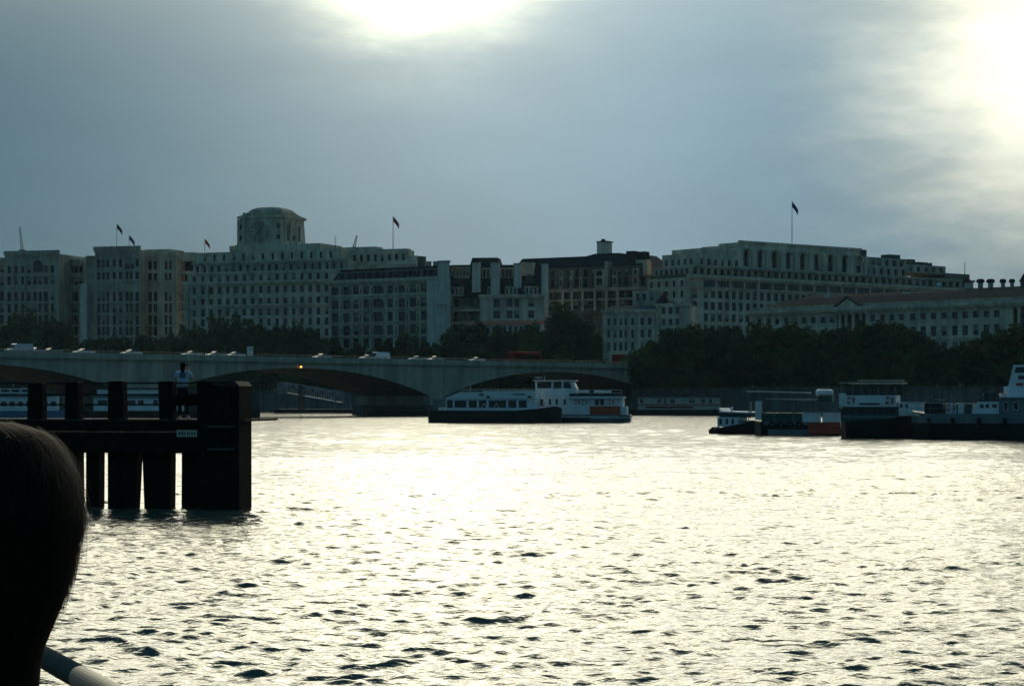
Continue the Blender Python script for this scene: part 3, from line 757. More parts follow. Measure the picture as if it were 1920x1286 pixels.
# 5. dark ornate block behind
def dark_block():
    F = Frame('mansion_block', 'dark ornate brick mansion block with long slate roof and white roof turret', 'building', 1000, 706, 1215, 684, GZ)
    X = F.u
    cols = [(1031, 8), (1043, 8), (1061, 9), (1079, 8), (1096, 8), (1107, 8), (1122, 9), (1146, 11), (1165, 9), (1180, 9), (1198, 8)]
    F.wall(X(1000), X(1215), 0, F.z(544, 1110), 0, 26, 'stone_dark', F.grid(cols, [(548, 559), (565, 578), (588, 600)], 1110), reveal=.5, style='sash')
    F.ledge(X(1000), X(1215), F.z(544, 1110), .6, 0, .7, 'stone_grey'); F.ledge(X(1000), X(1215), F.z(562.5, 1110), .4, 0, .4, 'stone_grey', 'string_course', 0)
    for px in (1026, 1053, 1070, 1090, 1113, 1135, 1156): F.box('pilaster', px, px + 3.5, 545, 582, 'stone_pale', yb=-.5, dp=.55, ref=1110)
    F.wall(X(1003, 3), X(1213, 3), F.z(543, 1110, 3), F.z(501, 1110, 3), 3, 24, 'brick_dark', F.grid(cols_px(1036, 1205, 12, 6), [(506, 517), (523, 536)], 1110, 3), reveal=.4, style='dark')
    for px, w in ((1049, 5), (1068, 4), (1086, 4), (1114, 19), (1148, 8), (1186, 10)):   # pale bay fronts
        F.wall(X(px, 1.5), X(px + w, 1.5), F.z(543, 1110, 1.5), F.z(506, 1110, 1.5), 1.5, 3, 'stone_grey', F.grid([(px + w / 2, w * .5)], [(509, 517), (523, 534)], 1110, 1.5), reveal=.3, style='dark', name='bay_front')
    zb, zt = F.z(503, 1110, 2), F.z(480, 1110, 8)
    mb = MB(); mb.taper(X(962, 4), X(1212, 3), 3.5, 25, zb, zt, 1.0, 5, 5, 5, 'slate'); F.part(mb, 'slate_roof')
    mb = MB(); mb.taper(X(1085, 9), X(1200, 9), 9, 18, zt - .6, F.z(474.5, 1130, 9), 5, 9, 2, 2, 'slate'); F.part(mb, 'roof_ridge')
    F.box('turret', 1119, 1137, 454, 476, 'stone_white', yb=10, dp=4); F.box('turret_cap', 1118, 1138, 452.5, 454.5, 'slate', yb=9.7, dp=4.6)
    mb = MB(); mb.taper(X(1126, 11), X(1131, 11), 11, 13, F.z(452.6, 1128, 11), F.z(448, 1128, 11), .2, .2, .4, .4, 'slate'); F.part(mb, 'finial')
    for a, b_, t0, t1, m in ((1133, 1140, 490, 545, 'stone_grey'), (1205, 1213, 490, 516, 'stone_pale'), (1174, 1189, 471, 482, 'slate'), (1196, 1210, 472, 488, 'slate')):
        F.box('chimney' if m != 'slate' else 'dormer', a, b_, t0, t1, m, yb=1.4 if m != 'slate' else 6, dp=3)
    F.box('gable_wall', 1192, 1212, 487, 495, 'stone_grey', yb=5, dp=3)
dark_block()

# 6. pale terrace by the bridge end
def pale_terrace():
    F = Frame('stone_terrace', 'pale low stone building at the right end of the bridge', 'building', 1130, 602, 1292, 594, GZ)
    X = F.u
    cols = [(1141, 5), (1153, 5), (1164, 5), (1173, 4), (1186, 5), (1204, 6), (1218, 6), (1244, 6), (1257, 6), (1270, 6)]
    F.wall(X(1130), X(1228), 0, F.z(585, 1180), 0, 9, 'stone_pale', F.grid(cols[:7], [(597, 609), (619, 632), (642, 656)], 1180), reveal=.4, style='sash')
    F.ledge(X(1130), X(1228), F.z(585, 1180), .7, 0, .7, 'stone_pale'); F.ledge(X(1130), X(1228), F.z(614, 1180), .3, 0, .3, 'stone_pale', 'string_course', 0)
    F.wall(X(1228), X(1292), 0, F.z(573, 1260), 2, 10, 'stone_pale', F.grid(cols[7:], [(576.5, 588), (598, 609), (619, 632)], 1260, 2), reveal=.4, style='sash')
    F.ledge(X(1228), X(1292), F.z(573, 1260), .7, 2, .7, 'stone_pale')
    mb = MB(); mb.taper(X(1132), X(1228), .6, 9, F.z(583, 1180), F.z(573, 1180, 4), 1, 1, 4, 4, 'lead'); F.part(mb, 'roof')
    F.wall(X(1186, 9), X(1240, 9), F.z(575, 1210, 9), F.z(545, 1210, 9), 9, 13, 'stone_grey', F.grid([(1196, 5), (1208, 5), (1222, 6)], [(551, 563)], 1210, 9), reveal=.3, style='dark')
    mb = MB(); mb.taper(X(1226, 5), X(1255, 5), 5, 12, F.z(573, 1240, 5), F.z(546, 1240, 5), 2.6, 2.6, 2, 2, 'slate'); F.part(mb, 'hipped_roof')
pale_terrace()

# 7. large stepped office building with long colonnaded attic
def stepped_block():
    F = Frame('stepped_office_building', 'long stepped stone office building with arched penthouse and tall flagpole', 'building', 1290, 655, 1830, 742, GZ)
    X = F.u; st = 'stone_pale'; rf = 1340
    cols = [(1302, 10)] + [(1324 + 13.1 * i, 7) for i in range(36)]
    rows = [(546, 559), (567, 580.5), (589, 602), (611, 624), (632, 645)]
    F.wall(X(1290), X(1830), 0, F.z(522, rf), 0, 19, st, F.grid(cols, rows, rf), reveal=.5, style='sash')
    F.wall(X(1290), X(1830), F.z(521.9, rf) - 0, F.z(521.8, rf), 0, 19, st)
    loggia = F.grid([(1324 + 26.2 * i + 6.5, 19) for i in range(18)], [(527, 538)], rf)
    F.ledge(X(1290), X(1830), F.z(522, rf), .9, 0, 1.1, st); F.ledge(X(1290), X(1830), F.z(541.5, rf), .4, 0, .6, st, 'string_course', 0)
    for h in loggia:
        mb = MB(); mb.box(h[0], h[1], -.02, .3, h[2], h[3], 'glass'); o = F.part(mb, 'window')
        for k in range(1, 3):
            x = h[0] + (h[1] - h[0]) * k / 3; mb = MB(); mb.box(x - .16, x + .16, -.1, .0, h[2], h[3], 'brick_dark'); F.part(mb, 'mullion', None, o)
    # attic arcade of small dark windows with solid cornice
    F.wall(X(1297, 3), X(1825, 3), F.z(521, rf, 3), F.z(502, rf, 3), 3, 21, 'stone_grey', F.grid([(1304 + 12.6 * i, 5.6) for i in range(41)], [(505, 515.5)], rf, 3), reveal=.9, style='dark')
    F.ledge(X(1297, 3), X(1825, 3), F.z(502, rf, 3), .5, 3, .7, 'stone_grey')
    F.ledge(X(1297, 3), X(1825, 3), F.z(519.5, rf, 3), .7, 3, 1.3, 'stone_dark', 'lower_cornice')  # dark colour puts the shadow and soot under the cornice into the ledge
    F.wall(X(1306, 7), X(1386, 7) - .01, F.z(501.5, rf, 7), F.z(476, rf, 7), 7, 23, st, F.grid([(1316 + 13 * i, 4.5) for i in range(6)], [(487, 497)], rf, 7), reveal=.8, style='dark')
    F.wall(X(1386, 7), X(1618, 7), F.z(501.5, rf, 7), F.z(461, rf, 7), 7, 23, st, F.grid([(1399 + 26.4 * i, 8) for i in range(9)], [(466.5, 495)], rf, 7, True), reveal=.8, style='dark')
    F.wall(X(1618, 7) + .01, X(1700, 7), F.z(501.5, rf, 7), F.z(480, rf, 7), 7, 28, 'stone_grey', F.grid(cols_px(1626, 1694, 6, 5), [(486, 497)], rf, 7), reveal=.8, style='dark')
    for i in range(10): F.box('pilaster', 1385 + 26.4 * i, 1388.5 + 26.4 * i, 464, 501, st, yb=6.4, dp=.6, ref=rf)
    F.wall(X(1316, 9), X(1620, 9), F.z(476.2, rf, 9), F.z(466.5, rf, 9), 9, 23, st)
    F.wall(X(1386, 11), X(1613, 11), F.z(470, rf, 11), F.z(452, 1352, 11), 11, 20.5, st, [])
    F.ledge(X(1386, 11), X(1613, 11), F.z(452, 1352, 11), .6, 11, .5, st)
    F.wall(X(1352, 13), X(1386, 13) - .02, F.z(470, rf, 13), F.z(460, rf, 13), 13, 22, st)
    for i in range(9):   # hood mouldings over the tall arches
        pc = 1399 + 26.4 * i; r_ = (X(pc + 4.9, 7) - X(pc - 4.9, 7)) / 2; xc = X(pc, 7); zc = F.z(470.5, rf, 7)
        mb = MB(); n = 10
        for k in range(n):
            a, b_ = math.pi * k / n, math.pi * (k + 1) / n
            for r0, r1 in ((r_, r_ * 1.3),):
                q = lambda rr, t_, y_: (xc + rr * math.cos(t_), y_, zc + rr * math.sin(t_))
                mb.poly([q(r0, a, 6.6), q(r0, b_, 6.6), q(r1, b_, 6.6), q(r1, a, 6.6)], 'stone_grey'); mb.poly([q(r1, a, 6.6), q(r1, b_, 6.6), q(r1, b_, 7), q(r1, a, 7)], 'stone_grey')
        F.part(mb, 'arch_hood')
    # falling roof line at the right
    F.wall(X(1613, 12) + .02, X(1700, 12), F.z(500, 1650, 12), F.z(483, 1650, 12), 12, 28, 'stone_grey', F.grid(cols_px(1622, 1690, 6, 6), [(487, 497)], 1650, 12), reveal=.4, style='dark')
    F.wall(X(1700, 12) + .02, X(1773, 12), F.z(512, 1730, 12), F.z(497, 1730, 12), 12, 28, 'stone_grey', F.grid(cols_px(1708, 1765, 5, 5), [(501, 509)], 1730, 12), reveal=.4, style='dark')
    F.wall(X(1773, 12) + .02, X(1818, 12), F.z(525, 1790, 12), F.z(513, 1790, 12), 12, 28, 'stone_dark')
    for a, b_, t0, t1 in ((1614, 1625, 468, 481), (1668, 1688, 477, 484), (1706, 1716, 486, 492), (1720, 1740, 491, 498), (1745, 1748, 493, 498)):
        F.box('plant_room', a, b_, t0, t1 + 2, 'lead', yb=14, dp=4)
    # flank windows facing the bridge, left of the corner
    def flank(px, yb, y0, y1, n, rows, m='glass'):
        x = X(px, yb)
        for k in range(n):
            yy = y0 + (y1 - y0) * (k + .5) / n
            for t0, t1 in rows:
                mb = MB(); mb.box(x - .03, x + .3, yy - .55, yy + .55, F.z(t1, rf, yb), F.z(t0, rf, yb), m); F.part(mb, 'window')
    flank(1290, 0, 1, 18.5, 5, rows + [(527, 538)]); flank(1297, 3, 4, 20.5, 7, [(505, 515.5)]); flank(1306, 7, 8, 22.5, 5, [(486, 497)])
    mb = MB(); mb.box(X(1297, 3) - 1, X(1297, 3) + .3, 2.2, 21.2, F.z(519.5, rf, 3), F.z(519.5, rf, 3) + .7, 'stone_dark'); F.part(mb, 'lower_cornice')  # same painted dark line carried round the flank
stepped_block()
flag(1485, 378, 455, 690, 'flag_blue', 'tall flagpole with dark flag on the arched penthouse at right', size=3.4)
p = P(1809, 514, 742); root = empty('roof_mast', (p.x, p.y, p.z), 0, 'short pale mast near the right end of the stepped roof', 'mast')
mb = MB(); mb.tube((0, 0, -.4), (0, 0, 4.3), .14, .1, m='grey_paint'); mb.build('pole', None, root)
mb = MB(); mb.tube((-.3, 0, 3.1), (.3, 0, 3.1), .05, n=5, m='grey_paint'); mb.build('crossbar', None, root)

# 8. long classical palace
def palace():
    F = Frame('classical_palace', 'long low classical stone palace with pedimented portico behind the trees at right', 'building', 1405, 604, 2150, 512, GZ)
    X = F.u; st = 'stone_pale'; rf = 1760
    def zz(py, px): return F.z(py, px)
    z1 = zz(575, 1760)
    cols = [(1424, 7), (1441, 7), (1457, 7), (1474, 7), (1491, 7), (1508, 8), (1525, 8), (1543, 8), (1560, 8)] + [(1636 + 18 * i, 8) for i in range(4)] + [(1711 + 19.7 * i, 9) for i in range(9)] + [(1960 + 21 * i, 9) for i in range(8)]
    rows = [(586.5, 597.5), (612, 629), (642, 658)]
    F.wall(X(1405), X(1568), 0, z1, 0, 18, st, F.grid([c for c in cols if c[0] < 1566], rows, rf), reveal=.5, style='sash')
    F.wall(X(1568), X(1628), 0, z1, 1.8, 18, 'stone_dark', F.grid([(1582.5, 7), (1594.5, 7), (1607, 7)], rows, rf, 1.8), reveal=.4, style='dark')  # recessed bay in a darker stone colour than the walls beside it
    F.wall(X(1628), X(1893), 0, z1, 0, 18, st, F.grid([c for c in cols if 1630 < c[0] < 1885], rows, rf), reveal=.5, style='sash')
    F.wall(X(1893), X(1945), 0, z1, 1.8, 18, 'stone_dark', F.grid([(1902, 8), (1918, 8), (1934, 8)], rows, rf, 1.8), reveal=.4, style='dark')  # second recessed bay, same darker stone colour
    F.wall(X(1945), X(2150), 0, z1, 0, 18, st, F.grid([c for c in cols if c[0] > 1946], rows, rf), reveal=.5, style='sash')
    F.ledge(X(1405), X(2150), z1, .9, -.4, .9, st); F.ledge(X(1405), X(2150), zz(636, rf), .4, 0, .4, st, 'string_course', 0)
    zc0, zc1 = zz(636, rf) + .4, zz(583, rf)
    for base in (1574, 1586, 1599, 1613, 1625, 1896, 1910, 1926, 1941):
        x = X(base); mb = MB(); mb.tube((x, .3, zc0), (x, .3, zc1), .55, .47, n=12, m=st); mb.box(x - .75, x + .75, -.4, 1.0, zc1, zc1 + .4, st); mb.box(x - .75, x + .75, -.4, 1.0, zc0 - .3, zc0, st); F.part(mb, 'column', None, None, False)
    for a, b_ in ((1568, 1630), (1891, 1947)):
        mb = MB(); mb.box(X(a), X(b_), -.5, 1.75, zc1 + .4, z1 - .4, st); F.part(mb, 'entablature')
    mb = MB(); zt = zz(574, rf) + .7; xa, xb = X(1572), X(1614); mb.prism([(xa, zt), (xb, zt), ((xa + xb) / 2, zt + 2.4)], -1.0, 4, st); F.part(mb, 'pediment')
    mb = MB(); e = .6; mb.prism([(xa - e, zt + .02), (xa - e, zt + .35), ((xa + xb) / 2, zt + 3.0), (xb + e, zt + .35), (xb + e, zt + .02), ((xa + xb) / 2, zt + 2.45)], -1.3, 4.2, 'slate'); F.part(mb, 'pediment_roof')
    mb = MB(); mb.box(X(1405), X(2150), .1, .8, z1 + .9, z1 + 1.7, 'stone_grey'); F.part(mb, 'parapet')
    mb = MB(); mb.taper(X(1412), X(2140), 1.5, 17, z1 + .9, zz(553, rf) + 1.1, 6, 6, 6.5, 6.5, 'slate'); F.part(mb, 'slate_roof')
    # rear ranges
    F.wall(X(1480, 24), X(2150, 24), 0, F.z(553, rf, 24), 24, 38, 'stone_dark', [])
    mb = MB(); mb.taper(X(1480, 24), X(2150, 24), 23.5, 38, F.z(553, rf, 24), F.z(543, rf, 26), 6, 6, 4, 4, 'slate'); F.part(mb, 'slate_roof')
    F.box('chimney', 1692, 1699, 547, 562, 'stone_white', yb=9, dp=2); F.box('chimney', 1545, 1549, 552, 566, 'stone_white', yb=9, dp=2)
    F.box('chimney', 1913, 1932, 528, 560, 'stone_dark', yb=26, dp=4)
    mb = MB(); mb.taper(X(1912, 26), X(1933, 26), 25.5, 30.5, F.z(528, 1920, 26), F.z(506, 1920, 26), 1.2, 1.2, 1.5, 1.5, 'slate'); F.part(mb, 'turret_roof')
    for px, w in ((1812, 17), (1838, 17), (1857, 18), (1880, 13), (1897, 12)):   # chimney stacks with rounded caps
        st_ = F.box('chimney', px - w * .26, px + w * .2, 530, 556, 'stone_grey', yb=28, dp=.5)
        xa, xb = X(px - w * .42, 28), X(px + w * .34, 28); za = F.z(530, px, 28); zt_ = F.z(523, px, 28)
        mb = MB(); mb.prism([(xa, za), (xb, za), (xb, za + (zt_ - za) * .55), (xb - (xb - xa) * .2, zt_), (xa + (xb - xa) * .2, zt_), (xa, za + (zt_ - za) * .55)], 27.9, 28.6, 'slate'); F.part(mb, 'chimney_cap', None, st_)
    F.box('roof_light', 1756, 1760, 530, 536, 'white_paint', yb=30, dp=1)
palace()

# ------------------------------------------------------------------ trees
def tree_meshes(seed, m):
    rng = np.random.default_rng(seed); V, Fc = [], []
    cl = []
    while len(cl) < 70:
        p_ = rng.uniform(-1, 1, 3); q = np.linalg.norm(p_)
        if q < 1 and q > .25: cl.append(p_ * np.array([1, 1, 1]))
    cl = np.array(cl)
    for c in cl:
        n = 100; rad = rng.uniform(.2, .34)
        d_ = rng.normal(0, 1, (n, 3)); d_ /= np.linalg.norm(d_, axis=1)[:, None]
        pos = c + d_ * rad * rng.uniform(.35, 1.0, (n, 1)) ** .6
        for p_ in pos:
            a = rng.normal(0, 1, 3); a /= np.linalg.norm(a); b_ = np.cross(a, rng.normal(0, 1, 3)); b_ /= np.linalg.norm(b_)
            s_ = rng.uniform(.03, .062); i = len(V)
            V += [p_ - a * s_ - b_ * s_ * .7, p_ + a * s_ - b_ * s_ * .7, p_ + a * s_ * .8 + b_ * s_ * .7, p_ - a * s_ * .8 + b_ * s_ * .7]
            Fc.append((i, i + 1, i + 2, i + 3))
    me = bpy.data.meshes.new('crown'); me.from_pydata([tuple(v) for v in V], [], Fc); me.materials.append(MATS[m]); me.update()
    mb = MB(); mb.tube((0, 0, 0), (.02, 0, .45), .035, .026, n=9, m='bark')
    for k in range(7):
        a = 2 * math.pi * k / 7 + rng.uniform(-.3, .3); z = rng.uniform(.30, .5); p1 = (math.cos(a) * .16, math.sin(a) * .16, z + .16); p2 = (math.cos(a) * .3, math.sin(a) * .3, z + .36)
        mb.tube((.01, 0, z), p1, .015, .011, n=6, m='bark'); mb.tube(p1, p2, .011, .005, n=6, m='bark')
    return me, mb.mesh('trunk')
TM = [tree_meshes(s_, 'foliage' if s_ % 2 else 'foliage_dark') for s_ in range(1, 7)]
def tree(px, d, top, wpx, label, group, low=None, squash=1, name='plane_tree'):
    p = P(px, 700, d); ztop = CAMZ + (HY - top) / FPX * d; h = ztop - GZ; w = wpx / FPX * d / 2
    root = empty(name, (p.x, p.y, GZ), random.uniform(0, 6.28), label, 'tree', group)
    cm, tm = random.choice(TM)
    lo = h * .14 if low is None else low; ch = (h - lo) / 2
    o = link_copy(cm, 'crown', root, (0, 0, lo + ch)); o.scale = (w * random.uniform(.84, 1.04), w * random.uniform(.84, 1.04), ch * random.uniform(.84, .98))
    o = link_copy(tm, 'trunk', root); o.scale = (max(w, h * .25), max(w, h * .25), h)
right = [(1205, 514, 655, 46), (1232, 512, 632, 66), (1268, 508, 617, 76), (1312, 503, 607, 86), (1362, 497, 612, 82), (1408, 491, 607, 84), (1452, 486, 612, 76), (1496, 480, 611, 84), (1542, 475, 620, 76), (1585, 470, 612, 82), (1630, 464, 606, 84), (1662, 460, 600, 84),
         (1700, 455, 612, 80), (1738, 451, 634, 72), (1775, 447, 652, 76), (1812, 443, 636, 80), (1850, 438, 622, 84), (1893, 434, 613, 90), (1940, 431, 608, 92), (1995, 428, 612, 92)]
for i, (px, d, tp, w) in enumerate(right):
    tree(px, d + 6, tp, w + 14, f'dark leafy tree on the right-hand embankment, {ORD[i]} in the row from the bridge end', 'trees along the right embankment')
under = [(1205 + 42 * i, 658 + (i * 37) % 15) for i in range(19)]
for i, (px, tp) in enumerate(under):
    d = np.interp(px, [1185, 1350, 1920, 2600], [523, 500, 432, 345]) + 3
    tree(px, d, tp, 96, f'low bushy tree against the river wall behind the moored boats, {ORD[i]} from the left', 'low trees at the river wall', low=.2, name='low_tree')
left = [(-30, 722, 612, 80), (18, 716, 604, 76), (58, 710, 589, 88), (104, 708, 602, 72), (138, 706, 622, 50), (182, 705, 634, 52), (222, 702, 628, 64), (268, 700, 632, 56), (312, 698, 628, 58), (352, 690, 612, 56), (398, 686, 594, 72), (438, 683, 589, 72), (478, 680, 597, 64),
        (520, 676, 614, 52), (549, 672, 606, 48), (585, 668, 618, 56), (622, 662, 634, 50), (668, 658, 646, 60), (722, 650, 634, 48), (762, 644, 627, 66), (802, 640, 642, 50), (848, 632, 614, 62), (888, 626, 603, 76), (932, 622, 612, 66), (968, 618, 622, 56), (1000, 612, 606, 60), (1045, 606, 576, 92), (1092, 602, 596, 66), (1112, 598, 630, 40)]
for i, (px, d, tp, w) in enumerate(left):
    nm = ORD[i] if i < len(ORD) else ['twenty-third', 'twenty-fourth', 'twenty-fifth', 'twenty-sixth', 'twenty-seventh', 'twenty-eighth', 'twenty-ninth'][i - len(ORD)]
    tree(px, d + 4, tp, w + 10, f'dark tree behind the bridge, {nm} in the row from the left edge' if px != 1045 else 'tallest dark tree behind the bridge, below the white roof turret', 'trees behind the bridge')
for i, px in enumerate(range(-60, 1160, 62)):
    d = np.interp(px, [-900, 0, 500, 900, 1120, 1185], [720, 680, 640, 600, 560, 523]) + 5
    tree(px, d, 672, 92, f'low bushy tree at the river wall seen through the arches, {ORD[i]} from the left', 'low trees seen through the arches', low=.1, name='low_tree')
# ------------------------------------------------------------------ boats
def hull(F, stations, m, name='hull', m_low=None, split=None, parent=None, yc=None):
    """stations: (x, half beam at deck, half beam at water, z sheer); centre line at yc"""
    hb = max(s_[1] for s_ in stations); yc = hb if yc is None else yc
    mb = MB(); rings = []
    for x, hd, hw, zs in stations:
        zz_ = [zs, zs * .55, .12, -.6]
        bw = [hd, hd * .55 + hw * .45, hw, hw * .75]
        rings.append([(x, yc - b_, z) for b_, z in zip(bw, zz_)] + [(x, yc + b_, z) for b_, z in zip(bw[::-1], zz_[::-1])])
    n = 8
    for a, b_ in zip(rings[:-1], rings[1:]):
        for k in range(n - 1): mb.poly([a[k], b_[k], b_[k + 1], a[k + 1]], m if not (m_low and k in (1, 2, 4, 5)) else m_low)
        mb.poly([a[0], a[-1], b_[-1], b_[0]], 'grey_paint')
    mb.poly(rings[0][::-1], m); mb.poly(rings[-1], m)
    return F.part(mb, name, None, parent)
def rails(F, x0, x1, y, z0, h, step, m='white_paint', name='railing', r=.03):
    mb = MB(); n = max(1, int((x1 - x0) / step))
    for k in range(n + 1):
        x = x0 + (x1 - x0) * k / n; mb.tube((x, y, z0), (x, y, z0 + h), r, n=5, m=m)
    for f_ in (.5, 1): mb.tube((x0, y, z0 + h * f_), (x1, y, z0 + h * f_), r, n=5, m=m)
    return F.part(mb, name)
def cabin_windows(F, cols, t0, t1, ref, yb): return F.grid(cols, [(t0, t1)], ref, yb)

def lifebuoy(F, px, py, yb, ref, r_=.3):
    mb = MB(); x, z = F.u(px, yb), F.z(py, ref, yb); n = 14
    for a in range(n):
        for k in range(6):
            pts = []
            for aa, kk in ((a, k), (a + 1, k), (a + 1, k + 1), (a, k + 1)):
                t1_, t2_ = 2 * math.pi * aa / n, 2 * math.pi * kk / 6; rr = r_ + r_ * .26 * math.cos(t2_)
                pts.append((x + rr * math.cos(t1_), yb - .09 + r_ * .26 * math.sin(t2_), z + rr * math.sin(t1_)))
            mb.poly(pts, 'white_paint' if (a // 2) % 2 else 'orange_paint')
    return F.part(mb, 'lifebuoy')
def rope(F, a, b_, sag=.4, m='canvas', r_=.03):
    mb = MB(); n = 8; a, b_ = Vector(a), Vector(b_); pts = [a.lerp(b_, k / n) - Vector((0, 0, sag * 4 * (k / n) * (1 - k / n))) for k in range(n + 1)]
    for p_, q_ in zip(pts[:-1], pts[1:]): mb.tube(p_, q_, r_, n=5, m=m)
    return F.part(mb, 'mooring_rope')
# A: glass-sided cruise boat, dark hull
def boat_a():
    F = Frame('cruise_boat', 'black-hulled cruise boat with long glazed saloon in midstream', 'boat', 797, 316, 1049, 312)
    X = F.u
    st = [(X(797), 1.0, .6, F.z(774, 797)), (X(803), 1.7, 1.3, F.z(772, 803)), (X(825), 2.5, 2.2, F.z(769.5, 825)), (X(900), 2.7, 2.5, F.z(769.5, 900)), (X(970), 2.7, 2.5, F.z(769, 970)), (X(1000), 2.5, 2.2, F.z(767, 1000)), (X(1022), 1.9, 1.4, F.z(764, 1022)), (X(1037), 1.1, .7, F.z(761.5, 1037)), (X(1047), .35, .15, F.z(764, 1047))]
    hull(F, st, 'black_paint', yc=2.7)
    mb = MB(); mb.box(X(822), X(970), .0, .06, F.z(770.6, 900), F.z(769.2, 900), 'grey_paint'); F.part(mb, 'rubbing_strake')
    zf = F.z(769, 900); zw = F.z(747.5, 900, .6)
    cols = [(843.5, 12), (863.5, 25), (886.5, 17), (905, 16.5), (932.5, 35), (960.5, 17), (980, 17)]
    F.wall(X(836, .6), X(1003, .6), zf - .3, zw, .6, 4.8, 'white_paint', F.grid(cols, [(749, 765.5)], 915, .6), reveal=.12, style='boat')
    # sloping glass front roof at the left, then flat white roof and long fascia
    mb = MB(); ya, yb = .45, 4.95; xa, xb, xc = X(835, .5), X(863, .5), X(905, .5); zt = F.z(735, 880, .5)
    mb.prism([(xa, zw - .02), (xc, zw - .02), (xc, zt), (xb, zt), (xa, zw + .15)], ya, yb, 'white_paint'); F.part(mb, 'roof')
    F.box('fascia', 905, 1004, 733, 747.6, 'white_paint', yb=.42, dp=4.6)
    mb = MB(); mb.box(X(962, .4), X(985, .4), .37, .41, F.z(740.5, 970, .4), F.z(737.5, 970, .4), 'blue_paint'); o = F.part(mb, 'name_board')
    for a, b_ in ((898, 907), (912, 918), (989, 996)): F.box('vent', a, b_, 738 if a < 910 else 742, 741.5 if a < 910 else 746, 'black_paint', yb=.36, dp=.1)
    rails(F, X(866, .6), X(1003, .6), .6, F.z(733.5, 930, .6), .35, 3, 'cream_paint')
    mb = MB(); x = X(882, 2); mb.tube((x, 2, F.z(735, 880, 2)), (x, 2, F.z(712, 880, 2)), .04, .02, m='white_paint'); F.part(mb, 'mast')
    F.box('deck_locker', 822, 834, 764, 769, 'white_paint', yb=1.2, dp=1.2)
    # seated tables just inside the glass are dark; a few A-frame supports show
    for px in (931, 908): 
        mb = MB(); x = X(px, .55); z0, z1 = zf, F.z(756, 930, .6); mb.tube((x - .6, .52, z0), (x, .52, z1), .05, n=5, m='white_paint'); mb.tube((x + .6, .52, z0), (x, .52, z1), .05, n=5, m='white_paint'); F.part(mb, 'support_frame')
    rails(F, X(1005, 1), X(1035, 1), .9, F.z(766, 1015), .8, 1.2, 'grey_paint', r=.025)
    for px in (800, 815):
        mb = MB(); x = X(px, 1.4); mb.tube((x, 1.6, F.z(771, 815)), (x, 1.6, F.z(767.5, 815)), .1, n=8, m='black_paint'); F.part(mb, 'bollard')
boat_a()
